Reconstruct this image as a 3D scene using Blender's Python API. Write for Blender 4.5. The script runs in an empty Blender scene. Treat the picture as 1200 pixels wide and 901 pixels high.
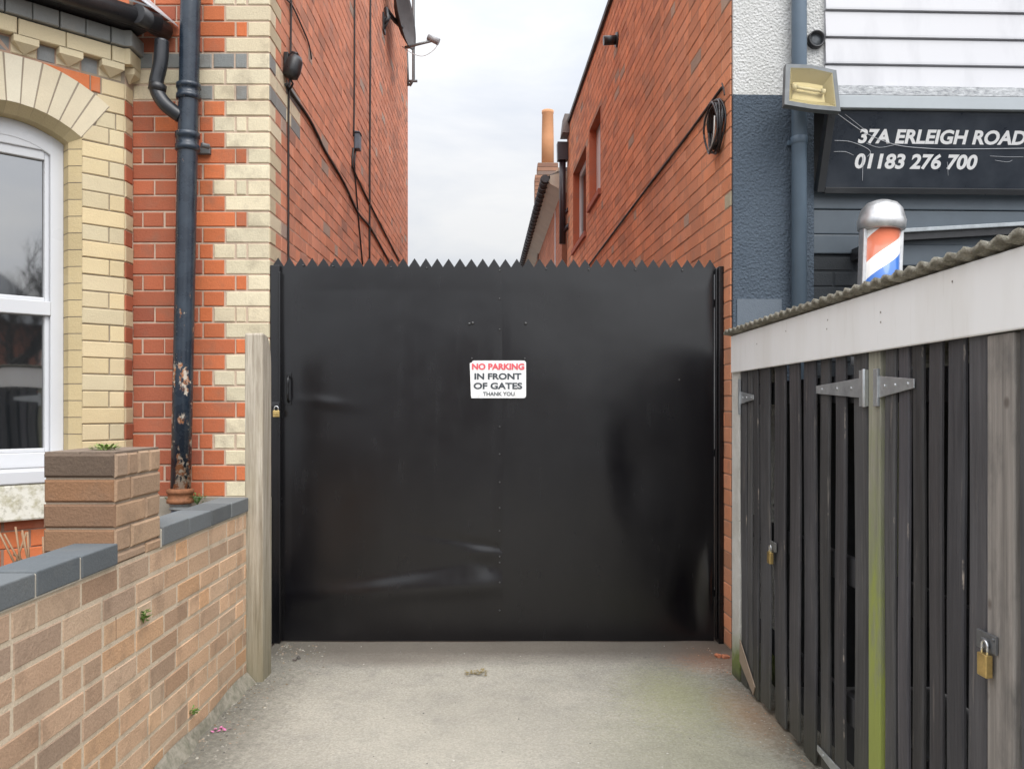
import bpy, math, random
from mathutils import Vector, Matrix
random.seed(7)
SC = bpy.context.scene
COL = SC.collection
rad = math.radians

# ------------------------------------------------------------------ camera, sky, sun, exposure
CAM_H, FPX, VU, VV = 1.24, 1000.0, 587.0, 478.0
cd = bpy.data.cameras.new('camera'); cam = bpy.data.objects.new('camera', cd); COL.objects.link(cam)
cam.location = (0, 0, CAM_H); cam.rotation_euler = (rad(90), 0, 0)
cd.sensor_width = 36; cd.lens = 30.0
cd.shift_x = 13/1200; cd.shift_y = 27.5/1200
cd.clip_start = .05; cd.clip_end = 500
SC.camera = cam

SUN = Vector((.30, -.62, .80)).normalized()
world = bpy.data.worlds.new('World'); SC.world = world; world.use_nodes = True
wn, wl = world.node_tree.nodes, world.node_tree.links
wn.clear()
w_out = wn.new('ShaderNodeOutputWorld'); w_bg = wn.new('ShaderNodeBackground'); w_bg.inputs[1].default_value = .10
sky = wn.new('ShaderNodeTexSky'); sky.sky_type = 'NISHITA'; sky.sun_disc = False
sky.sun_elevation = math.asin(SUN.z); sky.sun_rotation = math.atan2(SUN.x, SUN.y)
w_tc = wn.new('ShaderNodeTexCoord'); w_sep = wn.new('ShaderNodeSeparateXYZ')
wl.new(w_tc.outputs['Generated'], w_sep.inputs[0])
w_grad = wn.new('ShaderNodeMapRange'); w_grad.inputs['From Min'].default_value = 0.0; w_grad.inputs['From Max'].default_value = 1.0
w_grad.inputs['To Min'].default_value = 6.0; w_grad.inputs['To Max'].default_value = 23.0
w_pow = wn.new('ShaderNodeMath'); w_pow.operation = 'POWER'; w_pow.use_clamp = True; w_pow.inputs[1].default_value = 1.7
wl.new(w_sep.outputs[2], w_pow.inputs[0]); wl.new(w_pow.outputs[0], w_grad.inputs['Value'])
w_map = wn.new('ShaderNodeMapping'); w_map.inputs['Scale'].default_value = (1.0, 1.0, 2.2)
wl.new(w_tc.outputs['Generated'], w_map.inputs[0])
w_noise = wn.new('ShaderNodeTexNoise'); w_noise.inputs['Scale'].default_value = 3.2; w_noise.inputs['Detail'].default_value = 7; w_noise.inputs['Roughness'].default_value = .55
w_noise.inputs['Distortion'].default_value = .3
wl.new(w_map.outputs[0], w_noise.inputs['Vector'])
w_ramp = wn.new('ShaderNodeValToRGB')
w_ramp.color_ramp.elements[0].position = .34; w_ramp.color_ramp.elements[0].color = (.72, .765, .85, 1)
w_ramp.color_ramp.elements[1].position = .66; w_ramp.color_ramp.elements[1].color = (1.0, 1.0, 1.0, 1)
wl.new(w_noise.outputs[0], w_ramp.inputs[0])
w_mul = wn.new('ShaderNodeVectorMath'); w_mul.operation = 'SCALE'
w_dot = wn.new('ShaderNodeVectorMath'); w_dot.operation = 'DOT_PRODUCT'; w_dot.inputs[1].default_value = SUN
wl.new(w_tc.outputs['Generated'], w_dot.inputs[0])
w_glow = wn.new('ShaderNodeMapRange'); w_glow.interpolation_type = 'SMOOTHSTEP'; w_glow.inputs['From Min'].default_value = .1; w_glow.inputs['From Max'].default_value = 1.0
w_glow.inputs['To Min'].default_value = 0.0; w_glow.inputs['To Max'].default_value = 9.0      # cloud is brightest about the hidden sun
wl.new(w_dot.outputs['Value'], w_glow.inputs['Value'])
w_add = wn.new('ShaderNodeMath'); w_add.operation = 'ADD'; wl.new(w_grad.outputs[0], w_add.inputs[0]); wl.new(w_glow.outputs[0], w_add.inputs[1])
wl.new(w_ramp.outputs[0], w_mul.inputs[0]); wl.new(w_add.outputs[0], w_mul.inputs['Scale'])
w_mix = wn.new('ShaderNodeMixRGB'); w_mix.inputs[0].default_value = .94
wl.new(sky.outputs[0], w_mix.inputs[1]); wl.new(w_mul.outputs[0], w_mix.inputs[2])
wl.new(w_mix.outputs[0], w_bg.inputs[0]); wl.new(w_bg.outputs[0], w_out.inputs[0])

sd = bpy.data.lights.new('sun', 'SUN'); sd.energy = 1.3; sd.angle = rad(35); sd.color = (1, .96, .90)
sun = bpy.data.objects.new('sun', sd); COL.objects.link(sun); sun.rotation_euler = SUN.to_track_quat('Z', 'Y').to_euler()
vs = SC.view_settings
vs.view_transform = 'Standard'; vs.look = 'None'; vs.exposure = 0.37; vs.gamma = 1.0; vs.use_curve_mapping = False
SC.render.engine = 'CYCLES'
SC.cycles.max_bounces = 8

# ------------------------------------------------------------------ helpers: geometry
class MB:
    """Collects quads and builds ONE mesh object."""
    def __init__(self): self.v = []; self.f = []; self.c = []; self.m = []; self.s = []
    def vert(self, p): self.v.append(tuple(p)); return len(self.v)-1
    def face(self, idx, col=(1, 1, 1), mat=0, smooth=False):
        self.f.append(tuple(idx)); self.c.append(col); self.m.append(mat); self.s.append(smooth)
    def poly(self, pts, col=(1, 1, 1), mat=0): self.face([self.vert(p) for p in pts], col, mat)
    def box(self, x0, x1, y0, y1, z0, z1, col=(1, 1, 1), mat=0, M=None):
        P = [Vector((x, y, z)) for z in (z0, z1) for y in (y0, y1) for x in (x0, x1)]
        if M is not None: P = [M @ p for p in P]
        i = [self.vert(p) for p in P]
        for q in ((0, 2, 3, 1), (4, 5, 7, 6), (0, 1, 5, 4), (2, 6, 7, 3), (0, 4, 6, 2), (1, 3, 7, 5)):
            self.face([i[k] for k in q], col, mat)
    def tube(self, pts, r, seg=8, col=(1, 1, 1), mat=0, cap=True):
        pts = [Vector(p) for p in pts]; n = len(pts)
        rs = r if isinstance(r, (list, tuple)) else [r]*n
        rings = []; ref = None
        for k in range(n):
            t = (pts[min(k+1, n-1)] - pts[max(k-1, 0)]).normalized()
            if ref is None:
                ref = Vector((0, 0, 1)) if abs(t.z) < .9 else Vector((1, 0, 0))
            a = (ref - t*ref.dot(t)).normalized(); b = t.cross(a); ref = a
            rings.append([self.vert(pts[k] + (a*math.cos(2*math.pi*j/seg) + b*math.sin(2*math.pi*j/seg))*rs[k]) for j in range(seg)])
        for k in range(n-1):
            for j in range(seg):
                self.face((rings[k][j], rings[k][(j+1) % seg], rings[k+1][(j+1) % seg], rings[k+1][j]), col, mat, True)
        if cap:
            self.face(rings[0][::-1], col, mat); self.face(rings[-1], col, mat)
    def lathe(self, prof, center=(0, 0, 0), M=None, seg=32, col=(1, 1, 1), mat=0):
        """prof: (radius, height) list turned about local z"""
        rings = []
        for r, h in prof:
            ring = []
            for j in range(seg):
                p = Vector((r*math.cos(2*math.pi*j/seg), r*math.sin(2*math.pi*j/seg), h))
                if M is not None: p = M @ p
                ring.append(self.vert(p + Vector(center)))
            rings.append(ring)
        for k in range(len(prof)-1):
            for j in range(seg):
                self.face((rings[k][j], rings[k][(j+1) % seg], rings[k+1][(j+1) % seg], rings[k+1][j]), col, mat, True)
        self.face(rings[0][::-1], col, mat); self.face(rings[-1], col, mat)
    def prism(self, pts, off, col=(1, 1, 1), mat=0):
        """closed polygon extruded by vector off"""
        off = Vector(off); a = [self.vert(p) for p in pts]; b = [self.vert(Vector(p)+off) for p in pts]; n = len(pts)
        self.face(a[::-1], col, mat); self.face(b, col, mat)
        for k in range(n): self.face((a[k], a[(k+1) % n], b[(k+1) % n], b[k]), col, mat)
    def brick(self, F, s0, s1, z0, z1, dep, col, bev=.004, base=-.004, jit=1.0):
        """one brick standing out of a wall; F(s, d, z) maps along / outward / up to a point"""
        j = lambda a: random.uniform(-a, a)*jit
        s0 += j(.0018); s1 += j(.0018); z0 += j(.0012); z1 += j(.0012); dep += j(.0018)
        A = [F(s0, base, z0), F(s1, base, z0), F(s1, base, z1), F(s0, base, z1)]
        B = [F(s0, dep-bev, z0), F(s1, dep-bev, z0), F(s1, dep-bev, z1), F(s0, dep-bev, z1)]
        b = bev
        C = [F(s0+b+abs(j(.002)), dep+j(.001), z0+b), F(s1-b-abs(j(.002)), dep+j(.001), z0+b), F(s1-b, dep+j(.001), z1-b), F(s0+b, dep+j(.001), z1-b)]
        ia = [self.vert(p) for p in A]; ib = [self.vert(p) for p in B]; ic = [self.vert(p) for p in C]
        for k in range(4):
            l = (k+1) % 4
            self.face((ia[k], ia[l], ib[l], ib[k]), col); self.face((ib[k], ib[l], ic[l], ic[k]), col)
        self.face(ic, col)
    def build(self, name, mats, parent=None, bevel=0, seg=2, smooth_angle=None, loc=None, rot=None):
        me = bpy.data.meshes.new(name); me.from_pydata(self.v, [], self.f)
        if not isinstance(mats, (list, tuple)): mats = [mats]
        for m in mats: me.materials.append(m)
        me.polygons.foreach_set('material_index', self.m); me.polygons.foreach_set('use_smooth', self.s)
        at = me.color_attributes.new('tint', 'FLOAT_COLOR', 'CORNER')
        buf = []
        for f, c in zip(self.f, self.c): buf += [c[0], c[1], c[2], c[3] if len(c) > 3 else 1.0]*len(f)
        at.data.foreach_set('color', buf); me.update()
        o = bpy.data.objects.new(name, me); COL.objects.link(o)
        if parent is not None: o.parent = parent
        if loc is not None: o.location = loc
        if rot is not None: o.rotation_euler = rot
        if bevel:
            b = o.modifiers.new('edge', 'BEVEL'); b.width = bevel; b.segments = seg; b.limit_method = 'ANGLE'; b.angle_limit = rad(35)
        return o

def tag(o, label=None, cat=None, group=None, kind=None):
    if label: o['label'] = label
    if cat: o['category'] = cat
    if group: o['group'] = group
    if kind: o['kind'] = kind
    return o
def thing(name, label, cat, loc=(0, 0, 0), rz=0, group=None):
    o = bpy.data.objects.new(name, None); COL.objects.link(o); o.empty_display_size = .1
    o.location = loc; o.rotation_euler = (0, 0, rz)
    return tag(o, label, cat, group)
def bez(p, n=10):
    """smooth curve through the points p"""
    p = [Vector(q) for q in p]; out = []
    for k in range(len(p)-1):
        a, b, c, d = p[max(k-1, 0)], p[k], p[k+1], p[min(k+2, len(p)-1)]
        for i in range(n):
            t = i/n
            out.append(.5*((2*b)+(c-a)*t+(2*a-5*b+4*c-d)*t*t+(3*b-a-3*c+d)*t**3))
    return out + [p[-1]]
def ray(u, v): return Vector(((u-VU)/FPX, 1, -(v-VV)/FPX))
def at(u, v, Y): r = ray(u, v); return Vector((r.x*Y, Y, CAM_H + r.z*Y))
def hit(M, axis, val, u, v):
    """photo point on the plane local axis = val of frame M; local coordinates"""
    Mi = M.inverted(); o = Mi @ Vector((0, 0, CAM_H)); d = Mi.to_3x3() @ ray(u, v)
    return o + d*((val-o[axis])/d[axis])
def vary(c, a, g=0.0):
    k = 1+random.uniform(-a, a); h = random.uniform(-g, g)
    return (max(0, c[0]*k*(1+h)), max(0, c[1]*k), max(0, c[2]*k*(1-h)))
def mixc(a, b, t): return tuple(a[i]*(1-t)+b[i]*t for i in range(3))

# ------------------------------------------------------------------ helpers: materials
class NT:
    def __init__(self, name):
        self.mat = bpy.data.materials.new(name); self.mat.use_nodes = True
        t = self.mat.node_tree; self.n, self.l = t.nodes, t.links; self.n.clear()
        self.out = self.n.new('ShaderNodeOutputMaterial'); self.b = self.n.new('ShaderNodeBsdfPrincipled')
        self.l.new(self.b.outputs[0], self.out.inputs[0])
        self.tc = self.n.new('ShaderNodeTexCoord')
    def put(self, sock, val):
        if hasattr(val, 'default_value') or hasattr(val, 'is_output'): self.l.new(val, sock)
        elif isinstance(val, (tuple, list)) and len(val) == 3 and sock.type == 'RGBA': sock.default_value = (*val, 1)
        else: sock.default_value = val
    def pos(self, scale=(1, 1, 1), rot=(0, 0, 0)):
        m = self.n.new('ShaderNodeMapping'); m.inputs['Scale'].default_value = scale; m.inputs['Rotation'].default_value = rot
        self.l.new(self.tc.outputs['Object'], m.inputs[0]); return m.outputs[0]
    def noise(self, scale, detail=4, rough=.55, vec=None, dist=0):
        n = self.n.new('ShaderNodeTexNoise'); n.inputs['Scale'].default_value = scale; n.inputs['Detail'].default_value = detail
        n.inputs['Roughness'].default_value = rough; n.inputs['Distortion'].default_value = dist
        self.l.new(vec if vec is not None else self.pos(), n.inputs['Vector']); return n.outputs[0]
    def voro(self, scale, vec=None, feat='F1'):
        n = self.n.new('ShaderNodeTexVoronoi'); n.feature = feat; n.inputs['Scale'].default_value = scale
        self.l.new(vec if vec is not None else self.pos(), n.inputs['Vector']); return n
    def rng(self, v, a, b, c=0, d=1):
        n = self.n.new('ShaderNodeMapRange'); n.clamp = True
        self.put(n.inputs['Value'], v)
        for k, x in zip(('From Min', 'From Max', 'To Min', 'To Max'), (a, b, c, d)): n.inputs[k].default_value = x
        return n.outputs[0]
    def math(self, op, a, b=0.0, clamp=False):
        n = self.n.new('ShaderNodeMath'); n.operation = op; n.use_clamp = clamp; self.put(n.inputs[0], a); self.put(n.inputs[1], b); return n.outputs[0]
    def mix(self, f, a, b, mode='MIX'):
        n = self.n.new('ShaderNodeMixRGB'); n.blend_type = mode; self.put(n.inputs[0], f); self.put(n.inputs[1], a); self.put(n.inputs[2], b); return n.outputs[0]
    def attr(self, name='tint'):
        n = self.n.new('ShaderNodeAttribute'); n.attribute_name = name; return n.outputs['Color']
    def axis(self, k):
        n = self.n.new('ShaderNodeSeparateXYZ'); self.l.new(self.tc.outputs['Object'], n.inputs[0]); return n.outputs[k]
    def blot(self, center, r0, r1, wob=None, amt=.2, scale=(1, 1, 1)):
        """soft patch about a point of the surface: 1 inside, 0 outside"""
        m = self.n.new('ShaderNodeMapping'); m.vector_type = 'POINT'
        m.inputs['Location'].default_value = [-c*s for c, s in zip(center, scale)]; m.inputs['Scale'].default_value = scale
        self.l.new(self.tc.outputs['Object'], m.inputs[0])
        ln = self.n.new('ShaderNodeVectorMath'); ln.operation = 'LENGTH'; self.l.new(m.outputs[0], ln.inputs[0])
        d = ln.outputs['Value']
        if wob is not None: d = self.math('ADD', d, self.math('MULTIPLY', self.math('SUBTRACT', wob, .5), amt))
        return self.rng(d, r0, r1, 1, 0)
    def bump(self, h, dist=.002, strength=1.0, prev=None):
        n = self.n.new('ShaderNodeBump'); n.inputs['Distance'].default_value = dist; n.inputs['Strength'].default_value = strength
        self.put(n.inputs['Height'], h)
        if prev is not None: self.l.new(prev, n.inputs['Normal'])
        return n.outputs[0]
    def done(self, col=None, rough=None, normal=None, **kw):
        if col is not None: self.put(self.b.inputs['Base Color'], col)
        if rough is not None: self.put(self.b.inputs['Roughness'], rough)
        if normal is not None: self.l.new(normal, self.b.inputs['Normal'])
        for k, x in kw.items(): self.put(self.b.inputs[k.replace('_', ' ')], x)
        return self.mat

def m_brick(name, stain=(.16, .11, .085), amt=.45, fine=.18, bumpd=.0025, soot=0):
    t = NT(name)
    c = t.attr()
    n1 = t.noise(9, 6, .6); n2 = t.noise(140, 4, .6); n3 = t.noise(1.3, 4, .6)
    c = t.mix(t.math('MULTIPLY', t.rng(n1, .52, .74), amt), c, stain)
    c = t.mix(1, c, t.mix(n2, (1-fine,)*3, (1+fine,)*3), 'MULTIPLY')
    c = t.mix(1, c, t.mix(t.rng(n3, .3, .7), (.86, .84, .83), (1.06, 1.06, 1.06)), 'MULTIPLY')
    if soot:
        k = t.math('MULTIPLY', t.rng(t.noise(2.2, 6, .62, t.pos((1, 1, .22))), .46, .7), t.rng(t.noise(.7, 4), .35, .65, .4, 1))
        c = t.mix(t.math('MULTIPLY', k, soot), c, (.20, .14, .13))
    nb = t.bump(t.noise(70, 5, .65), bumpd, .8); nb = t.bump(n2, .0012, .8, nb)
    return t.done(c, t.rng(n1, .3, .7, .92, .8), nb, Specular_IOR_Level=.3)
def m_plain(name, col, rough=.5, metal=0.0, var=.12, nscale=20, bumpd=0, spec=.5):
    t = NT(name); n = t.noise(nscale, 5, .6); c = t.mix(n, tuple(x*(1-var*1.6) for x in col), tuple(x*(1+var*1.6) for x in col))
    r = t.rng(t.noise(nscale*.7, 3), .3, .7, max(.02, rough-.08), min(1, rough+.1))
    nb = t.bump(t.noise(nscale*4, 4), bumpd, .7) if bumpd else None
    return t.done(c, r, nb, Metallic=metal, Specular_IOR_Level=spec)
def m_rough(name, col, col2=None, scale=75, dist=.012):
    """roughcast render"""
    t = NT(name)
    h = t.math('ADD', t.noise(scale, 5, .6, dist=.4), t.math('MULTIPLY', t.voro(scale*.9).outputs['Distance'], .5))
    n = t.noise(3, 5, .6); c = t.mix(t.rng(n, .35, .7), col, col2 or tuple(x*.88 for x in col))
    nz = t.bump(h, dist, .9)
    return t.done(c, .85, nz, Specular_IOR_Level=.25)

BRK_OLD = m_brick('old red brick', (.19, .14, .10), .38)
BRK_SIDE = m_brick('red side brick', (.24, .17, .14), .36, .14, soot=.3)
BRK_LOW = m_brick('tan brown brick', (.19, .13, .09), .5, .26, .003)
BRK_CREAM = m_brick('cream brick', (.50, .44, .33), .18, .08, .0015)
BLUE_BRK = m_brick('blue engineering brick', (.16, .165, .16), .4, .12, .0015)

RED, RED_D = (.60, .175, .07), (.42, .13, .07)
CREAM, GREYB = (.72, .64, .46), (.25, .26, .25)
MORT_P, MORT_D = (.58, .45, .35), (.30, .25, .19)

# ================================================================== SETTING: ground
t = NT('worn tarmac')
fine = t.noise(260, 3, .7); mid = t.noise(38, 5, .65); big = t.noise(1.6, 5, .6); vb = t.noise(5.5, 5, .6)
c = t.mix(t.rng(big, .35, .68), (.34, .32, .28), (.48, .45, .39))
c = t.mix(t.math('MULTIPLY', t.rng(vb, .5, .72), .4), c, (.28, .27, .25))
ag = t.voro(150).outputs['Color']; agv = t.n.new('ShaderNodeRGBToBW'); t.l.new(ag, agv.inputs[0])
gr = t.noise(85, 6, .75)
c = t.mix(1, c, t.mix(agv.outputs[0], (.74, .74, .74), (1.2, 1.19, 1.17)), 'MULTIPLY')
c = t.mix(1, c, t.mix(t.rng(gr, .32, .68), (.76, .76, .76), (1.14, 1.14, 1.12)), 'MULTIPLY')
c = t.mix(t.math('MULTIPLY', t.rng(t.noise(9, 7, .72), .54, .68), .5), c, (.22, .21, .185))
c = t.mix(t.math('MULTIPLY', t.blot((-.05, 3.2, 0), .1, 1.3, vb, .9, (.7, 1, 1)), .35), c, (.56, .52, .43))
c = t.mix(t.math('MULTIPLY', t.blot((.76, 3.70, 0), .03, .30, mid, .5, (1, .55, 1)), .38), c, (.36, .37, .13))
c = t.mix(t.math('MULTIPLY', t.blot((.72, 3.1, 0), .05, .5, mid, .5, (1, .6, 1)), .22), c, (.34, .36, .15))
c = t.mix(t.math('MULTIPLY', t.blot((1.07, 4.28, 0), .04, .30, mid, .4, (1, .8, 1)), .75), c, (.42, .17, .075))
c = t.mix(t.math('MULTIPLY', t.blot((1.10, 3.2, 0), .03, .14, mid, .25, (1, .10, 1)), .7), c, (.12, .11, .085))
c = t.mix(t.math('MULTIPLY', t.blot((1.0, 3.45, 0), .02, .34, mid, .4, (2.2, .8, 1)), .5), c, (.40, .22, .11))
c = t.mix(t.math('MULTIPLY', t.rng(t.math('ADD', t.axis(1), t.math('MULTIPLY', mid, .16)), 4.14, 4.42), .85), c, (.13, .11, .09))  # shadow band along the gate foot, painted dark into the tarmac colour
c = t.mix(t.math('MULTIPLY', t.blot((-.52, 4.2, 0), .03, .30, vb, .3, (.6, 1.8, 1)), .6), c, (.17, .145, .12))
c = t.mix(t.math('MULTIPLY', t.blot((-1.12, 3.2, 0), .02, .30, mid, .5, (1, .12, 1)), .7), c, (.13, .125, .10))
nb = t.bump(fine, .005, .9); nb = t.bump(mid, .008, .7, nb)
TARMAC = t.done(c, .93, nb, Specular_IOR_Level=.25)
def sheet(name, x0, x1, y0, y1, z, n, m, amp=0):
    mb = MB(); nx = ny = n
    from mathutils import noise as N
    ids = []
    for j in range(ny+1):
        for i in range(nx+1):
            x = x0+(x1-x0)*i/nx; y = y0+(y1-y0)*j/ny
            ids.append(mb.vert((x, y, z + (amp*N.noise(Vector((x*1.7, y*1.7, 3.1))) if amp else 0))))
    for j in range(ny):
        for i in range(nx):
            a = j*(nx+1)+i; mb.face((ids[a], ids[a+1], ids[a+nx+2], ids[a+nx+1]), (1, 1, 1), 0, True)
    return mb.build(name, m)
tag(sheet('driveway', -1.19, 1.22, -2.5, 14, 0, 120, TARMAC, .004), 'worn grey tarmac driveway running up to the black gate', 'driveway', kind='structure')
tag(sheet('ground', -140, 140, -140, 140, -.03, 4, m_plain('asphalt', (.09, .088, .085), .9, 0, .15, 8)), 'plain ground around the buildings', 'ground', kind='structure')
tag(sheet('garden_soil', -6, -1.285, -1, 4.6, .28, 30, m_plain('soil', (.11, .085, .06), .95, 0, .3, 25, .01), .05), 'raised front garden soil behind the low brick wall', 'soil', kind='structure')

# ================================================================== SETTING: the brick house on the left
CX, CY = -1.22, 4.50                       # its corner on the passage
CO = .0835                                 # course height
house = thing('brick_house', 'red brick house with cream quoins and bay window beside the gate', 'house')
def rest(mb, F, s0, s1, z0, z1, col, holes=()):
    """mortar bed of a wall, with openings"""
    ss = sorted({s0, s1, *[h[0] for h in holes], *[h[1] for h in holes]}); zz = sorted({z0, z1, *[h[2] for h in holes], *[h[3] for h in holes]})
    for a, b in zip(ss, ss[1:]):
        for p, q in zip(zz, zz[1:]):
            if any(h[0] <= a and b <= h[1] and h[2] <= p and q <= h[3] for h in holes): continue
            mb.poly([F(a, 0, p), F(b, 0, p), F(b, 0, q), F(a, 0, q)], col)
J = .009
Z_REF = 3.03 - CO*27                       # a bed joint of the front runs at z = 3.03
def front_row(k):
    """(start, end, colour) of the bricks of one course of the facade, s from the corner leftwards"""
    out = []; p = (k - 27) % 4             # row 27 (z 3.03) sits above the grey bands
    kind = {0: 'X', 1: 'X'}.get(p)
    def red(): return vary(random.choice([RED, RED, (.55, .16, .068), (.50, .15, .07)]), .12, .03)
    def redd(): return vary(random.choice([RED_D, RED_D, (.47, .14, .07), (.36, .11, .065)]), .12, .03)
    def cr(): return vary(random.choice([CREAM, CREAM, (.66, .59, .42), (.68, .60, .43)]), .06, .02)
    gr = lambda: vary(GREYB, .12, .02)
    W = .724
    if k == 27:   seq = [(.117, cr()), (.065, gr()), (.117, gr()), (.115, gr()), (.20, gr()), (.11, gr())]
    elif k == 26: seq = [(.234, cr()), (.150, cr()), (.234, cr()), (.106, cr())]
    elif k == 25: seq = [(.117, cr()), (.064, gr()), (.117, cr()), (.075, gr()), (.235, cr()), (.116, cr())]
    else:
        q = (25 - k) % 4
        if q in (1, 3): seq = [(.234, cr()), (.117, red()), (.139, redd()), (.234, redd())]
        elif q == 2:  seq = [(.117, cr()), (.062, cr()), (.117, cr()), (.075, red()), (.234, redd() if k < 20 else red()), (.119, redd())]
        else:         seq = [(.117, cr()), (.062, red()), (.234, red()), (.14, redd()), (.115, redd()), (.056, redd())]
    s = 0
    for w, c in seq: out.append((s, s+w, c)); s += w
    return out
mb = MB(); F = lambda s, d, z: (CX - s, CY - d, z)
rest(mb, F, .002, .74, .0, 6.6, MORT_P)
for k in range(0, 76):
    z = Z_REF + k*CO
    for a, b, c in front_row(k): mb.brick(F, a + (.0 if a == 0 else J/2), b - J/2, z, z+CO-J, .006, c)
mb.build('front_wall', BRK_OLD, house)
mb = MB()
mb.box(CX-.76, CX+.012, CY-.03, CY+.3, -.05, .775)
mb.build('plinth', m_plain('plinth concrete', (.30, .27, .22), .9, 0, .2, 12, .004), house, .006)
# passage side wall
SD_END = 11.10
def flem(k, total, offs=0):
    """Flemish bond along one course"""
    S, H = .226, .113; s = -(.056 if k % 2 else .226) + offs; i = k; out = []
    while s < total:
        w = S if i % 2 else H
        a, b = max(s, 0), min(s+w, total)
        if b-a > .02: out.append((a, b))
        s += w; i += 1
    return out
mb = MB(); F = lambda s, d, z: (CX + d, CY + s, z)
L = SD_END - CY
rest(mb, F, .002, L, 0, 7.4, (.52, .34, .26))
for k in range(4, 88):
    z = Z_REF + k*CO
    if z > 7.3 or z < .0: continue
    p = (25-k) % 4; qe = .115 if p in (1, 3) else .23
    band = k in (25, 26, 27)
    if band: qe = .68
    s = 0; seq = []
    if band:
        for w in (.115, .226, .113, .226): seq.append((s, s+w, vary(GREYB, .12) if (k != 26 and random.random() < .5) else vary(CREAM, .08))); s += w
    else: seq.append((0, qe, vary(random.choice([CREAM, (.58, .50, .34)]), .07))); s = qe
    for a, b in flem(k, L-s):
        r = random.random()
        c = vary((.62, .265, .165), .14, .05) if r < .88 else vary((.46, .22, .15), .15, .05) if r < .975 else vary((.42, .32, .26), .12)
        seq.append((s+a, s+b, c))
    for a, b, c in seq: mb.brick(F, a + (0 if a == 0 else .003), b-.003, z, z+CO-.007, .003, c, jit=.8, bev=.003)
sw = mb.build('side_wall', BRK_SIDE, house)
mb = MB()
for k in range(3):                                    # back corner in cream brick and the return of the rear wall
    pass
for k in range(60, 88):
    z = Z_REF + k*CO
    if 5.90 < z < 6.35: mb.box(CX-.10, CX+.045, SD_END+.002, SD_END+.11, z, z+CO-J, vary(CREAM, .08))
mb.box(-6, CX-.002, SD_END, SD_END+.1, 0, 7.4, RED)
mb.build('rear_wall', BRK_SIDE, house)
mb = MB(); px = CX+.085
mb.tube([(px, SD_END-.02, 7.2), (px, SD_END-.02, 5.5), (px-.05, SD_END-.02, 5.42)], .02, 8)
mb.tube([(px-.07, SD_END-.02, 5.48), (px+.05, SD_END-.02, 5.48)], .018, 8)
mb.tube([(px-.07, SD_END-.02, 5.42), (px-.085, SD_END-.02, 5.85)], .016, 8)
mb.build('waste_pipe', m_plain('grey plastic', (.12, .12, .12), .5), house)

# --- canted bay
BX, BY = -1.944, 4.41
MBAY = Matrix.Translation((BX, BY, 0)) @ Matrix.Rotation(rad(45), 4, 'Z')
bayrot = (0, 0, rad(45)); bayloc = (BX, BY, 0)
SA, SB = .214, .826                      # opening, s from the corner leftwards
AC, AR, ARX = (.52, 2.169), .518, .748   # arch centre and radii
Z_BR, Z_CR, Z_GR, Z_GU = 2.915, 2.998, 3.083, 3.168
FB = lambda s, d, z: (-s, -d, z)
def arch_z(s, R=AR):
    q = R*R-(s-AC[0])**2
    return AC[1]+math.sqrt(q) if q > 0 else 0
mb = MB()
Z_SILL = .945
rest(mb, FB, 0, SA, 0, 3.17, MORT_D); rest(mb, FB, SB, 1.04, 0, 3.17, MORT_D)
rest(mb, FB, SA, SB, 0, Z_SILL-.15, (.30, .2, .15))
n = 14
for i in range(n):
    a, b = SA+(SB-SA)*i/n, SA+(SB-SA)*(i+1)/n
    mb.poly([FB(a, 0, arch_z(a)), FB(b, 0, arch_z(b)), FB(b, 0, 3.17), FB(a, 0, 3.17)], (.40, .27, .2))
zz0 = Z_BR
for k in range(40):
    z1 = zz0 - k*CO; z0 = z1 - CO
    if z0 < .3: break
    top_in = z0 > 2.50
    crm = lambda: vary(random.choice([(.68, .56, .34), (.66, .55, .35), (.62, .53, .35)]), .07, .02)
    below = z1 < Z_SILL - .15
    col = (lambda: vary(random.choice([RED, RED_D]), .15)) if below else crm
    def put(a, b, c):
        if b-a > .02: mb.brick(FB, a+.003, b-.003, z0, z1-J*.6, .006, c, base=-.03)
    if below:
        s = -.0 if k % 2 else -.11
        while s < 1.04:
            put(max(s, .0), min(s+.22, 1.04), col()); s += .226
        continue
    if z0 > 2.60:                         # beside the arch: stop at the extrados
        zm_ = (z0+z1)/2
        lim = AC[0]-math.sqrt(max(0, ARX**2-(z0-AC[1])**2)) if zm_ > 2.772 else SA-(zm_-2.586)*.731
        if k == 0: put(0, .12, crm()); put(.12, .17, vary((.62, .19, .075), .05)); put(.17, .42, vary((.62, .19, .075), .05))
        elif k == 1: put(0, max(lim, .12)+.02, crm())
        elif k == 2: put(0, .045, crm()); put(.045, lim+.02, crm())
        else: put(0, lim, crm())
    elif k % 2: put(0, .078, col()); put(.078, SA, col())
    else: put(0, SA, col())
    put(SB, SB+.21, col())
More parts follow.
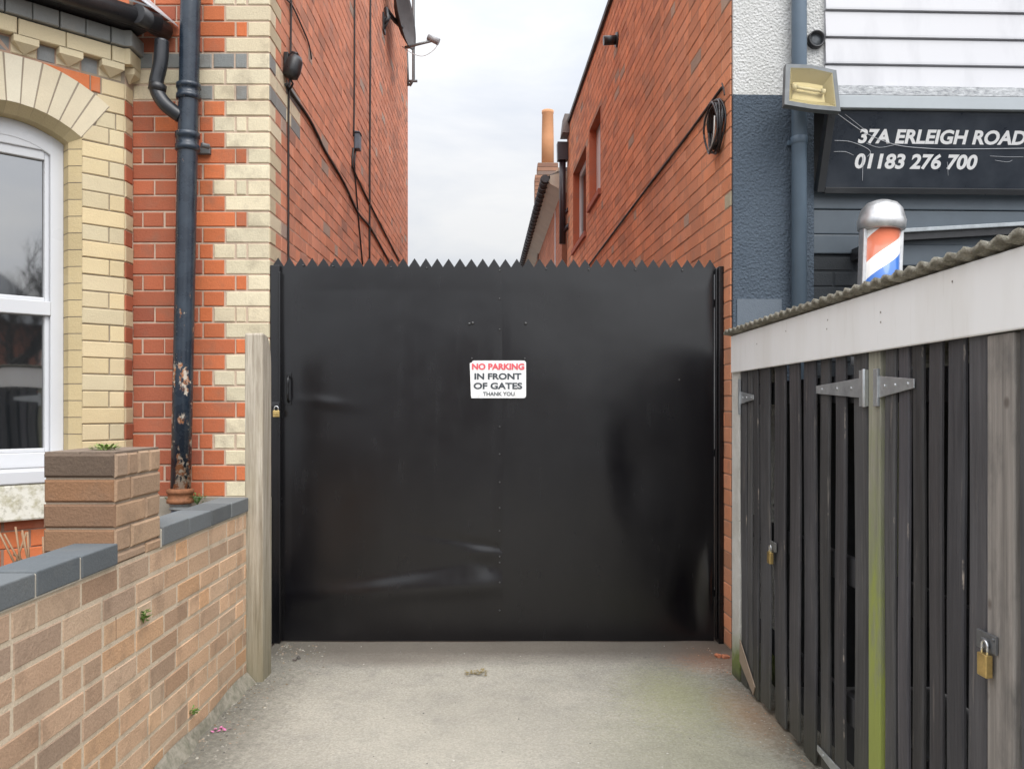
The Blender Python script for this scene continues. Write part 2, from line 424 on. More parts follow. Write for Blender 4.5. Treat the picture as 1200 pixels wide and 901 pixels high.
# chamfered jambs of the opening
for sgn, s0 in ((1, SA), (-1, SB)):
    k = 0; z = Z_SILL
    mb.poly([FB(s0-sgn*.002, .003, z), FB(s0+sgn*.045, -.048, z), FB(s0+sgn*.045, -.048, 2.586), FB(s0-sgn*.002, .003, 2.586)], MORT_D)
    mb.poly([FB(s0+sgn*.043, -.045, z), FB(s0+sgn*.043, -.14, z), FB(s0+sgn*.043, -.14, 2.586), FB(s0+sgn*.043, -.045, 2.586)], MORT_D)
    while z < 2.56:
        z1 = min(z+CO-J*.5, 2.586)
        mb.poly([FB(s0-sgn*.002, .006, z), FB(s0+sgn*.045, -.045, z), FB(s0+sgn*.045, -.045, z1), FB(s0-sgn*.002, .006, z1)], vary((.58, .47, .27), .08))
        mb.poly([FB(s0+sgn*.045, -.045, z), FB(s0+sgn*.045, -.14, z), FB(s0+sgn*.045, -.14, z1), FB(s0+sgn*.045, -.045, z1)], vary((.58, .47, .27), .08))
        z += CO
# short square return to the facade, far flank of the bay
MI = MBAY.inverted()
def FR(s, d, z):                          # return: from the corner away from the viewer, faces +x
    p = MI @ Vector((BX + d, BY + s, z)); return p
mb.poly([FR(0, 0, .3), FR(.1, 0, .3), FR(.1, 0, 3.17), FR(0, 0, 3.17)], MORT_P)
for k in range(36):
    z1 = Z_BR - k*CO; z0 = z1-CO
    if z0 < .3: break
    mb.brick(FR, -.002, .088, z0, z1-J*.6, .006, vary(RED_D, .15) if k % 2 else vary((.64, .54, .35), .06))
mb.build('bay_wall', BRK_CREAM, house, loc=bayloc, rot=bayrot)
# arch voussoirs
mb = MB(); half = math.asin((SB-SA)/2/AR); NV = 11
for i in range(NV):
    a0 = -half + 2*half*i/NV; a1 = -half + 2*half*(i+1)/NV
    g0, g1 = .0045/ARX, .0045/ARX
    c = vary(random.choice([(.70, .64, .50), (.68, .60, .44), (.65, .58, .43)]), .05, .02)
    mb.poly([FB(AC[0]+r_*math.sin(a_), .0075, min(AC[1]+r_*math.cos(a_), Z_BR-.006)) for a_, r_ in ((a0, AR), (a1, AR), (a1, ARX), (a0, ARX))], MORT_D)
    P = lambda a, r: (AC[0]+r*math.sin(a), AC[1]+r*math.cos(a))
    q = [P(a0+g0, AR), P(a1-g1, AR), P(a1-g1, ARX), P(a0+g0, ARX)]
    q = [(s, min(z, Z_BR-.006)) for s, z in q]
    d = .009+random.uniform(-.0015, .0015)
    pf = [mb.vert(FB(s, d, z)) for s, z in q]; pb = [mb.vert(FB(s, -.01, z)) for s, z in q]
    mb.face(pf, c)
    for k in range(4): mb.face((pf[k], pf[(k+1) % 4], pb[(k+1) % 4], pb[k]), c)
    ci = vary((.50, .42, .25), .1)
    w = [P(a0+g0, AR), P(a1-g1, AR), P(a1-g1, AR+.0), P(a0+g0, AR)]
    R2 = AR-.045
    e = [(AC[0]+R2*math.sin(a), AC[1]+R2*math.cos(a)) for a in (a0, a1)]
    q[0], q[1] = P(a0+.001, AR), P(a1-.001, AR)
    mb.poly([FB(P(a0, AR+.003)[0], -.002, P(a0, AR+.003)[1]), FB(P(a1, AR+.003)[0], -.002, P(a1, AR+.003)[1]), FB(P(a1, R2+.003)[0], -.05, P(a1, R2+.003)[1]), FB(P(a0, R2+.003)[0], -.05, P(a0, R2+.003)[1])], MORT_D)
    mb.poly([FB(*(q[0][0], .008, q[0][1])), FB(q[1][0], .008, q[1][1]), FB(e[1][0], -.045, e[1][1]), FB(e[0][0], -.045, e[0][1])], ci)
    mb.poly([FB(e[0][0], -.045, e[0][1]), FB(e[1][0], -.045, e[1][1]), FB(e[1][0], -.14, e[1][1]), FB(e[0][0], -.14, e[0][1])], ci)
mb.build('arch', BRK_CREAM, house, loc=bayloc, rot=bayrot)
# cornice: brackets and grey infill, cream course, grey course; wraps the corner
def band(mb, z0, z1, proj, lens, colf, ends=True):
    s = -proj*.414
    while s < 1.04:
        w = random.choice(lens); e = min(s+w, 1.04)
        mb.brick(FB, s+.003, e-.003, z0, z1-.006, proj, colf(), base=-.02); s += w
    mb.brick(FR, -proj*.99+.0, .088, z0, z1-.006, proj, colf(), base=-.02)
mb = MB()
band(mb, Z_CR, Z_GR, .045, (.12, .10, .215), lambda: vary((.68, .58, .38), .06))
band(mb, Z_GR, Z_GU, .062, (.12, .118), lambda: vary((.30, .31, .30), .08))
for i, s in enumerate([.075, .275, .475, .675, .875]):
    a, b = s-.055, s+.055
    mb.brick(FB, a, b, Z_BR+.004, Z_CR-.002, .004, vary((.62, .53, .36), .05), base=-.02)
    z1, z0, zm = Z_CR-.004, Z_BR+.006, Z_BR+.048
    tp = [(a, .05, z1), (b, .05, z1), (b, 0, z1), (a, 0, z1)]
    lo = [(a, .05, zm), (b, .05, zm)]; tipp = (s, .006, z0)
    c = vary((.66, .57, .38), .05)
    mb.poly([FB(*lo[0]), FB(*lo[1]), FB(*tp[1]), FB(*tp[0])], c)
    mb.poly([FB(*lo[0]), FB(a, 0, zm), FB(*tp[3]), FB(*tp[0])], c); mb.poly([FB(*lo[1]), FB(b, 0, zm), FB(*tp[2]), FB(*tp[1])], c)
    mb.poly([FB(*lo[0]), FB(*lo[1]), FB(*tipp)], c); mb.poly([FB(*lo[0]), FB(a, 0, zm), FB(*tipp)], c); mb.poly([FB(*lo[1]), FB(b, 0, zm), FB(*tipp)], c)
    if i: mb.brick(FB, s-.2+.06, s-.06, Z_BR+.004, Z_CR-.004, .002, vary((.22, .23, .23), .1), base=-.02)
def pyr(F_, s, w):
    z1, z0, zm = Z_CR-.004, Z_BR+.006, Z_BR+.048; a, b = s-w, s+w; c = (.64, .55, .37)
    mb.poly([F_(a, .05, zm), F_(b, .05, zm), F_(b, .05, z1), F_(a, .05, z1)], c); mb.poly([F_(a, .05, zm), F_(b, .05, zm), F_(s, .006, z0)], c)
    mb.poly([F_(a, .05, zm), F_(a, 0, zm), F_(s, .006, z0)], c); mb.poly([F_(b, .05, zm), F_(b, 0, zm), F_(s, .006, z0)], c)
    mb.poly([F_(a, .05, zm), F_(a, 0, zm), F_(a, 0, z1), F_(a, .05, z1)], c)
pyr(FR, .035, .035)
mb.build('cornice', BRK_CREAM, house, loc=bayloc, rot=bayrot)
# window of the bay
WHITE = m_plain('white plastic frame', (.62, .63, .65), .35, 0, .02, 6)
t = NT('window glass'); GLASS = t.done((.012, .014, .016), .03, t.bump(t.noise(1.1, 2), .02, .25), IOR=3.3)
RD = -.11                                # frame face lies back from the wall face
mb = MB(); s0, s1 = SA+.045, SB-.045; R1 = AR-.045
def zarc(s, R): return AC[1]+math.sqrt(max(0, R*R-(s-AC[0])**2))
def bar(a, b, z0, z1, d0, d1): mb.box(-b, -a, -d1, -d0, z0, z1)
FW = .062
def archbar(Ro, Ri, d0, d1):
    n = 20; prev = None
    A = [s0+(s1-s0)*i/n for i in range(n+1)]
    ring = [[mb.vert(FB(a, d, zarc(a, r_))) for d, r_ in ((d1, Ro), (d1, Ri), (d0, Ri), (d0, Ro))] for a in A]
    for p, q in zip(ring, ring[1:]):
        for k in range(4): mb.face((p[k], q[k], q[(k+1) % 4], p[(k+1) % 4]))
    mb.face(ring[0]); mb.face(ring[-1])
ZS0 = Z_SILL
bar(s0, s0+FW, ZS0, 2.60, RD-.06, RD); bar(s1-FW, s1, ZS0, 2.60, RD-.06, RD)
bar(s0+FW, s1-FW, ZS0, ZS0+.075, RD-.06, RD-.002)
archbar(R1, R1-.085, RD-.06, RD-.001)
ZT = 1.735
bar(s0+FW, s1-FW, ZT-.035, ZT+.035, RD-.06, RD+.004)
for (z0, z1) in ((ZS0+.075, ZT-.035), (ZT+.035, 2.52)):      # inner glazing beads
    bar(s0+FW, s0+FW+.022, z0, z1, RD-.06, RD-.018); bar(s1-FW-.022, s1-FW, z0, z1, RD-.06, RD-.018)
    bar(s0+FW+.022, s1-FW-.022, z0, z0+.02, RD-.06, RD-.018)
bar(s0+FW+.022, s1-FW-.022, 2.475, 2.52, RD-.06, RD-.016)
bar(s0+FW, s1-FW, 2.52, 2.56, RD-.06, RD-.004)
win = mb.build('window', WHITE, house, .004, loc=bayloc, rot=bayrot)
mb = MB(); mb.poly([FB(s0+.05, RD-.04, ZS0+.05), FB(s1-.05, RD-.04, ZS0+.05), FB(s1-.05, RD-.04, ZT), FB(s0+.05, RD-.04, ZT)])
mb.build('pane', GLASS, win)
mb = MB(); mb.poly([FB(s0+.05, RD-.04, ZT), FB(s1-.05, RD-.04, ZT), FB(s1-.05, RD-.04, 2.53), FB(s0+.05, RD-.04, 2.53)])
mb.build('pane', GLASS, win)
mb = MB(); mb.box(-(SB+.06), -(SA-.07), -.075, .10, Z_SILL-.062, Z_SILL)
mb.build('sill_cap', WHITE, win, .006)
t = NT('flaking stone sill'); n1 = t.noise(14, 6, .65); c = t.mix(t.rng(n1, .46, .6), (.72, .70, .62), (.45, .42, .30)); c = t.mix(t.math('MULTIPLY', t.rng(t.noise(30, 5), .55, .7), .6), c, (.22, .2, .13))
STONE = t.done(c, .9, t.bump(n1, .006, .8))
mb = MB(); mb.box(-(SB+.09), -(SA-.075), -.07, .12, Z_SILL-.235, Z_SILL-.064); mb.build('window_sill', STONE, house, .01, loc=bayloc, rot=bayrot)
# bay gutter, soffit and roof
BLACKP = m_plain('black gutter paint', (.022, .022, .024), .35, 0, .3, 30, .001)
mb = MB()
e = .17
mb.prism([FB(-e*.5, .2, Z_GU+.004), FB(1.04, .2, Z_GU+.004), FB(1.04, -.05, Z_GU+.004), FB(-.05, -.05, Z_GU+.004)], (0, 0, .03))
mb.tube([FB(-.11, .165, Z_GU+.035), FB(1.04, .165, Z_GU+.035)], .048, 14)
mb.tube([FR(-.16, .13, Z_GU+.035), FR(.05, .19, Z_GU+.035)], .048, 14)
mb.build('gutter', BLACKP, house, loc=bayloc, rot=bayrot)
t = NT('slate roof'); n = t.noise(12, 4); SLATE = t.done(t.mix(n, (.09, .095, .105), (.18, .185, .19)), .6, t.bump(n, .004))
mb = MB()
for k in range(5):
    d0, d1 = .19-.13*k, .19-.13*(k+1)-.02; za, zb = Z_GU+.09+.085*k+.012, Z_GU+.09+.085*(k+1)
    s = -.06 + (.06 if k % 2 else 0)
    while s < 1.04:
        mb.prism([FB(s+.002, d0, za), FB(s+.115, d0, za), FB(s+.115, d1, zb), FB(s+.002, d1, zb)], (0, 0, -.008), vary((1, 1, 1), .1)); s += .118
mb.build('roof', SLATE, house, loc=bayloc, rot=bayrot)
mb = MB()
mb.prism([FR(-.10, .19, Z_GU+.085), FR(.07, .25, Z_GU+.07), FR(.085, .0, Z_GU+.30), FR(-.02, -.02, Z_GU+.25)], (0, 0, .006))
mb.build('lead_flashing', m_plain('lead', (.48, .49, .51), .45, .0, .2, 14, .003), house, loc=bayloc, rot=bayrot)

# --- soil pipe on the facade, with the short gutter pipe that joins it
t = NT('blue black pipe paint'); n = t.noise(11, 6, .65); z = t.axis(2)
low = t.rng(z, .7, 2.2, .17, 0.0)
chip = t.rng(t.math('ADD', t.noise(16, 5, .7, t.pos((1, 1, .55))), low), .66, .70)
c = t.mix(t.rng(n, .4, .7), (.013, .021, .034), (.028, .042, .060)); c = t.mix(chip, c, t.mix(t.rng(t.noise(40), .45, .55), (.30, .12, .05), (.50, .44, .36)))
PIPE = t.done(c, t.math('ADD', t.math('MULTIPLY', chip, .5), t.rng(n, .3, .7, .22, .34)), t.bump(t.math('MULTIPLY', chip, -1.0), .002))
yp = 4.385
def pp(v): return at(223.5+(212-223.5)*v/560, v, yp)
mb = MB(); mb.tube([pp(-500), pp(-30), pp(110), pp(160), pp(300), pp(450), pp(575)], .0505, 24)
pipe = mb.build('soil_pipe', PIPE, house)
def collar(v0, v1, r, mat):
    mb = MB(); a, b = pp(v0), pp(v1); h = a.z-b.z
    M = Matrix.Translation(b)
    mb.lathe([(.05, 0), (r, .006), (r, h*.3), (r-.006, h*.34), (r-.006, h*.66), (r, h*.7), (r, h-.006), (.05, h)], M=M, seg=24); return mb
RUST = m_plain('rust', (.24, .10, .045), .85, 0, .4, 40, .003)
collar(98, 118, .062, PIPE).build('collar', PIPE, pipe)
collar(155, 178, .062, PIPE).build('collar', PIPE, pipe)
collar(572, 590, .068, RUST).build('collar', RUST, pipe)
collar(589, 597, .055, BLACKP).build('collar', m_plain('grey clay', (.2, .21, .21), .6), pipe)
mb = MB(); a = pp(170); mb.box(a.x-.085, a.x+.085, CY-.03, CY-.005, a.z-.02, a.z+.02); mb.tube([a+Vector((.07, -.0, 0)), a+Vector((.1, .03, 0))], .014, 8); mb.build('bracket', m_plain('weathered iron', (.13, .13, .13), .6, .4, .3, 40), pipe, .003)
mb = MB(); mb.tube([pp(590), pp(690)], .045, 16); mb.build('pipe_foot', m_plain('dull pipe', (.10, .12, .15), .5), pipe)
mb = MB(); mb.tube(bez([at(190, 48, 4.36), at(188, 75, 4.36), at(183, 102, 4.36), at(193, 122, 4.36), at(212, 137, 4.38)], 8), .036, 16)
br = mb.build('gutter_pipe', m_plain('black pipe', (.022, .024, .028), .3, 0, .3, 20), house)
mb = MB(); M = Matrix.Translation(at(184.5, 103, 4.36)) @ Matrix.Rotation(rad(12), 4, 'Y'); mb.lathe([(.036, -.02), (.044, -.018), (.044, .018), (.036, .02)], M=M, seg=20); mb.build('collar', BLACKP, br)

# ================================================================== SETTING: the building on the right
RP = (1.18, 4.37); RA = rad(2.1)
MR = Matrix.Translation((*RP, 0)) @ Matrix.Rotation(RA, 4, 'Z')
shop = thing('barber_shop', 'two tone rendered shop with orange brick side wall on the passage', 'shop', (*RP, 0), RA)
RL = 7.34; Z_EAVE = 5.05; CR = .081
FS = lambda s, d, z: (-d, s, z)            # side wall: local x = 0, faces -x
w1f, w1n = hit(MR, 0, 0, 691, 243), hit(MR, 0, 0, 704, 225)
w2f, w2n = hit(MR, 0, 0, 672, 290), hit(MR, 0, 0, 687, 268)
holes = [(w1n.y, w1f.y, 3.48, 4.33), (w2n.y, w2f.y, 3.27, 4.26)]
mb = MB(); rest(mb, FS, .0, RL, 0, Z_EAVE, (.44, .25, .17), holes)
for k in range(0, 62):
    z = k*CR+.01
    if z+CR > Z_EAVE: break
    for a, b in flem(k, RL):
        segs = [(a, b)]
        for h in holes:
            if z+CR > h[2] and z < h[3]:
                ns = []
                for p, q in segs:
                    if q <= h[0] or p >= h[1]: ns.append((p, q)); continue
                    if p < h[0]: ns.append((p, h[0]))
                    if q > h[1]: ns.append((h[1], q))
                segs = ns
        r = random.random(); c = vary((.70, .30, .165), .14, .05) if r < .93 else vary((.52, .25, .15), .12, .05) if r < .985 else vary((.46, .34, .26), .12)
        if z > 3.6 and random.random() < .08: c = vary((.52, .22, .13), .12, .05)
        if a == 0 and abs(z-2.29) < .05: c = (.50, .46, .33)
        for p, q in segs:
            if q-p > .015: mb.brick(FS, p+.003, q-.003, z, z+CR-.007, .003, c, jit=.8, bev=.003)
for h in holes:                            # brick reveals
    for s, in ((h[0],), (h[1],)): mb.poly([FS(s, .004, h[2]), FS(s, -.09, h[2]), FS(s, -.09, h[3]), FS(s, .004, h[3])], (.50, .15, .08))
    mb.poly([FS(h[0], .004, h[3]), FS(h[1], .004, h[3]), FS(h[1], -.09, h[3]), FS(h[0], -.09, h[3])], (.4, .12, .06))
    mb.poly([FS(h[0], .03, h[2]-.001), FS(h[1], .03, h[2]-.001), FS(h[1], -.09, h[2]+.02), FS(h[0], -.09, h[2]+.02)], (.34, .12, .08))
    mb.box(-.03, .0, h[0]-.03, h[1]+.03, h[2]-.06, h[2]-.002, (.42, .14, .09))
mb.poly([(0, RL, 0), (3, RL, 0), (3, RL, Z_EAVE), (0, RL, Z_EAVE)], (.4, .15, .1))
mb.build('side_wall', BRK_SIDE, shop)
for i, h in enumerate(holes):
    mb = MB(); d = .075
    mb.box(d, d+.04, h[0], h[0]+.06, h[2]+.02, h[3]); mb.box(d, d+.04, h[1]-.09-.40*(1-i), h[1], h[2]+.02, h[3]); mb.box(d, d+.04, h[0], h[1], h[2]+.02, h[2]+.09); mb.box(d, d+.04, h[0], h[1], h[3]-.07, h[3])
    wf = mb.build('side_window', WHITE, shop, .004)
    mb = MB(); mb.poly([(d+.02, h[0], h[2]), (d+.02, h[1], h[2]), (d+.02, h[1], h[3]), (d+.02, h[0], h[3])]); mb.build('pane', GLASS, wf)
# eaves and hopper downpipe at the far end
mb = MB(); mb.box(-.03, .1, -.3, RL+.02, Z_EAVE, Z_EAVE+.05)
mb.build('eaves_board', m_plain('dark brown eaves', (.05, .042, .04), .6, 0, .2, 10), shop)
mb = MB(); mb.prism([(-.10, RL-.3, Z_EAVE-.13), (.02, RL-.3, Z_EAVE-.13), (.02, RL-.3, Z_EAVE+.12), (-.07, RL-.3, Z_EAVE+.12)], (0, .3, 0)); mb.build('eaves_box', m_plain('grey box end', (.17, .15, .14), .7), shop)
mb = MB(); mb.prism([(-.145, RL-.16, 4.60), (-.01, RL-.16, 4.60), (-.01, RL-.16, 4.84), (-.15, RL-.16, 4.84)], (0, .14, 0))
mb.tube([(-.075, RL-.09, 4.62), (-.075, RL-.09, 3.47)], .045, 12); mb.tube([(-.075, RL-.09, 3.62), (.01, RL-.15, 3.72)], .03, 8); mb.tube([(-.075, RL-.09, 3.85), (.01, RL-.09, 3.95)], .025, 8)
mb.build('hopper_pipe', m_plain('dark purple brown pipe', (.028, .018, .024), .4), shop)
mb = MB(); a = hit(MR, 0, 0, 724, 47); mb.tube([(0, a.y, a.z), (-.13, a.y, a.z-.01)], .042, 14); mb.tube([(-.02, a.y, a.z), (.0, a.y, a.z)], .065, 14); mb.build('flue_pipe', BLACKP, shop)

# front: roughcast, white above and slate blue below
WHITE_R = m_rough('white roughcast', (.66, .66, .65), (.58, .58, .56), 85, .014)
BLUE_R = m_rough('slate blue roughcast', (.088, .112, .142), (.070, .091, .118), 80, .012)
f = lambda u, v, ly=0: hit(MR, 1, ly, u, v)
Z_WB = f(890, 113).z; X_P = f(952, 150).x; X_SID = f(964, 40).x
mb = MB(); mb.box(.004, X_SID+.02, -.02, -.0, Z_WB, 6.6); mb.build('white_render', WHITE_R, shop)
mb = MB(); mb.box(.004, X_P, -.02, -.0, 0, Z_WB); mb.build('blue_render', BLUE_R, shop)
mb = MB(); mb.box(.03, X_P-.005, .002, .16, 0, 6.6); mb.build('front_core', BLUE_R, shop)
mb = MB(); a, b = f(862, 351), f(914, 384); mb.box(a.x, b.x, -.026, -.0205, 1.50, a.z); mb.build('smooth_patch', m_plain('smoothed blue render', (.11, .135, .165), .6, 0, .08, 40, .003), shop)
# white horizontal cladding
t = NT('white cladding'); n = t.noise(4, 5, .6, t.pos((1, 1, .25))); c = t.mix(t.rng(n, .5, .8), (.54, .54, .56), (.42, .42, .44)); CLAD = t.done(c, .4, None)
mb = MB(); z = f(1080, 107.5, -.04).z; hb = .1375; z = z - .0
k = 0
while z < 6.4:
    mb.prism([(X_SID, -.045, z), (X_SID, -.045, z+.01), (X_SID, -.034, z+hb-.010), (X_SID, -.020, z+hb-.006), (X_SID, -.020, z+hb), (X_SID, .0, z+hb), (X_SID, .0, z)], (2.4, 0, 0)); z += hb
mb.build('cladding', CLAD, shop)
zf = f(1080, 101, -.1).z
mb = MB(); a = f(985, 106, -.10)
P = [(0, -.05, a.z+.035), (0, -.115, a.z+.02), (0, -.175, a.z-.02), (0, -.175, a.z-.028), (0, -.05, a.z-.02)]
zl1, zl0 = f(1080, 101, -.12).z, f(1080, 113.5, -.12).z
mb.prism([(X_P+.02, y, z) for y, z in ((-.04, zl1+.02), (-.115, zl1), (-.135, zl0), (-.04, zl0))], (2.0, 0, 0))
t = NT('crumpled lead'); n = t.noise(60, 5, .7, t.pos((.5, 1, 1))); LEAD = t.done(t.mix(t.rng(n, .3, .7), (.16, .17, .18), (.55, .56, .57)), .5, t.bump(n, .015, 1.0))
mb.build('lead_flashing', LEAD, shop)
mb = MB(); a0, a1 = f(985, 113, -.19), f(985, 128, -.19); mb.box(X_P+.02, X_P+2.0, -.21, -.165, a1.z, a0.z); mb.build('sign_head_trim', m_plain('grey aluminium', (.36, .39, .41), .45, .1, .06, 9), shop, .003)
# boarded shopfront under the sign
DARKW = m_plain('slate blue paint', (.075, .095, .115), .45, 0, .15, 6)
mb = MB(); zz = [f(1100, v, .02).z for v in (215, 248, 277, 300)]
for z1, z0 in zip(zz, zz[1:]): mb.box(X_P-.01, X_P+2, .0+random.uniform(-.004, .004), .04, z0+.004, z1)
mb.box(X_P-.01, X_P+2, .045, .08, .3, zz[0])
mb.build('shopfront_boards', DARKW, shop, .005)
t = NT('black painted brick'); BPB = m_brick('black painted brick', (.04, .045, .05), .3, .1)
mb = MB(); FF = lambda s, d, z: (X_P+s, .012-d, z)
rest(mb, FF, 0, .62, .2, zz[3], (.035, .04, .045))
for k in range(24):
    z = zz[3]-.004-(k+1)*.078
    if z < .25: break
    s = -.11*(k % 2)
    while s < .62:
        if min(s+.222, .62)-max(s, 0) > .03: mb.brick(FF, max(s, 0)+.003, min(s+.222, .62)-.003, z, z+.07, .005, vary((.04, .045, .05), .2))
        s += .225
mb.build('painted_brick', BPB, shop)
mb = MB(); a, b = f(1040, 271, -.06), f(1200, 262, -.06); a2 = f(1040, 281, -.06)
ang = math.atan2(b.z-a.z, b.x-a.x); M = Matrix.Translation((a.x, -.06, a.z)) @ Matrix.Rotation(-ang, 4, 'Y')
mb.box(-.05, 1.5, -.02, .08, -.014, .006, M=M); lg = mb.build('ledge', m_plain('pale worn ledge', (.33, .36, .38), .5, 0, .25, 30), shop, .003)
mb = MB(); mb.box(-.05, 1.5, .0, .075, -.05, -.016, M=M); mb.build('ledge_shade_strip', BLACKP, shop)  # solid black strip standing in for the shade under the ledge
mb = MB(); zb1, zb0 = f(1100, 287).z, f(1100, 312).z; mb.box(X_P+.40, X_P+2, -.012, .03, zb0, zb1); mb.box(X_P+.40, X_P+2, -.0, .03, zb0-.4, zb0-.03); mb.build('window_board', DARKW, shop, .005)
# blue grey downpipe
BPIPE = m_plain('blue grey pipe', (.10, .14, .185), .38, 0, .1, 9)
mb = MB(); a = f(936.5, 100, -.07); mb.tube([(a.x, -.07, 6.5), (a.x, -.07, .3)], .0375, 24); dp = mb.build('downpipe', BPIPE, shop)
mb = MB(); z = f(936, 165, -.07).z; mb.lathe([(.037, -.02), (.0415, -.018), (.0415, .018), (.037, .02)], (a.x, -.07, z), seg=24); mb.build('collar', BPIPE, dp)
mb = MB(); z = f(936, 165, -.07).z; mb.box(a.x-.045, a.x+.045, -.035, -.021, z-.012, z+.012); mb.build('clip', BPIPE, dp, .002)
mb = MB(); a = f(955, 48, -.02)
M = Matrix.Translation((a.x, -.02, a.z)) @ Matrix.Rotation(rad(90), 4, 'X')
mb.lathe([(.034, .001), (.036, .03), (.043, .03), (.045, 0)], M=M, seg=28); vt = mb.build('round_vent', BLACKP, shop)
mb = MB(); M2 = Matrix.Translation((a.x, -.022, a.z)) @ Matrix.Rotation(rad(90), 4, 'X'); mb.lathe([(.035, 0), (.033, .006), (.01, .008)], M=M2, seg=24); mb.build('vent_cap', m_plain('vent grey', (.10, .11, .12), .5, 0, .5, 40, .003), vt)
mb = MB(); mb.box(.2, 6, .16, 7.3, 0, Z_EAVE-.02); mb.build('core', m_plain('inner', (.1, .1, .1), .9), shop)

# ------------------------------------------------------------------ low rear extension with chimney
ext = thing('rear_extension', 'low rear extension with cream eaves and a tall terracotta chimney pot', 'building')
g0, g1 = Vector((.66, 12.0, 4.43)), Vector((.53, 18.4, 4.45)); dv = (g1-g0).normalized(); nx = Vector((dv.y, -dv.x, 0))
FE = lambda s, d, z: tuple(g0 + dv*s + nx*(.20-d) + Vector((0, 0, z-g0.z)))
mb = MB(); rest(mb, FE, 0, 8, 0, 4.4, (.42, .25, .18))
for k in range(30, 54):
    z = k*.081
    for a, b in flem(k, 8): mb.brick(FE, a+.004, b-.004, z, z+.073, .005, vary((.55, .22, .13), .1), jit=.5)
mb.poly([FE(0, 0, 0), FE(0, -3, 0), FE(0, -3, 4.4), FE(0, 0, 4.4)], (.45, .2, .12))
mb.build('wall', BRK_SIDE, ext)
mb = MB(); mb.prism([FE(0, .20, 4.42), FE(0, .0, 4.28), FE(0, -.02, 4.28), FE(0, -.02, 4.62), FE(0, .05, 4.62)], dv*8)
mb.prism([FE(-.01, .17, 4.38), FE(-.01, -.06, 4.26), FE(-.01, -.06, 4.56), FE(-.01, .17, 4.50)], dv*-.02)
mb.build('eaves_board', m_plain('cream eaves', (.62, .54, .43), .6, 0, .12, 5), ext)
mb = MB(); mb.tube([FE(-.05, .24, 4.45), FE(8, .24, 4.45)], .055, 12)
for k in range(28): s = .28*k; mb.tube([FE(s, .24, 4.45), FE(s+.05, .24, 4.45)], .068, 12)
mb.build('gutter', m_plain('dark gutter', (.05, .05, .055), .5), ext)
mb = MB(); mb.prism([FE(0, .2, 4.50), FE(0, -1.6, 5.35), FE(0, -3.4, 4.5)], dv*8); mb.build('roof', SLATE, ext)
mb = MB(); mb.box(0, .01, 0, .01, 0, .01); mb = MB()
mb.prism([FE(1.0, .012, 3.0), FE(1.0, .012, 4.25), FE(1.0, -.01, 4.25), FE(1.0, -.01, 3.0)], dv*.10); mb.build('window_frame', WHITE, ext)
YC = 17.0; cw = lambda u, v: at(u, v, YC)
mb = MB()
zt = cw(640, 191).z
def stk(u0, u1, v0, v1):
    a, b = cw(u0, v1), cw(u1, v0); z = a.z
    while z < b.z-.02:
        z1 = min(z+.078, b.z); mb.box(a.x, b.x, YC-.02, YC+.45, z, z1-.01, vary(random.choice([(.36, .19, .12), (.28, .15, .10), (.22, .16, .13)]), .15)); z = z1
    mb.box(a.x+.008, b.x-.008, YC-.012, YC+.44, a.z, b.z, (.3, .22, .17))
stk(630, 653, 232, 420); stk(627, 656, 205, 232); stk(630, 654, 191, 205)
ch = mb.build('chimney', BRK_SIDE, ext)
mb = MB(); a = cw(642.5, 192); h = cw(642, 126).z-a.z
mb.lathe([(.125, 0), (.122, h*.5), (.112, h*.94), (.12, h*.95), (.12, h), (.09, h), (.085, h-.05)], (a.x, YC+.2, a.z), seg=24); mb.build('chimney_pot', m_plain('terracotta', (.60, .29, .14), .8, 0, .12, 4), ch)

# ================================================================== the low garden wall
WX, WY1, WY0 = -1.15, 3.855, .3
gw = thing('garden_wall', 'low tan brick garden wall with blue grey coping and one taller pier', 'wall')
PY0, PY1, PTOP = 2.545, 2.875, 1.108
ZC0, ZC1 = .772, .838
mb = MB(); FG = lambda s, d, z: (WX+d, s, z)
rest(mb, FG, WY0, WY1, -.02, ZC0, (.60, .50, .375))
def tan(y, z):
    """brown bricks towards the street, tan and orange towards the post"""
    t_ = min(1, max(0, (y-1.9)/1.5 + (.45-z)*.35)); r = random.random()
    c = mixc((.40, .275, .19), (.62, .42, .275), t_)
    if r < .12: c = mixc(c, (.62, .35, .17), .4)
    elif r < .34: c = mixc(c, (.28, .19, .135), .4)
    elif r < .46: c = mixc(c, (.56, .40, .27), .5)
    return vary(c, .12, .05)
CL = .0748
for k in range(0, 13):
    z0 = ZC0 - (k+1)*CL; s = WY0 + (-.113 if k % 2 else 0) + random.uniform(-.02, .02)
    while s < WY1:
        w = .113 if random.random() < .2 else .226
        a, b = max(s, WY0), min(s+w, WY1)
        if b-a > .03: mb.brick(FG, a+.005, b-.005, max(z0, -.03), z0+CL-.0115, .002, tan((a+b)/2, z0), bev=.003, base=-.006, jit=.8)
        s += w
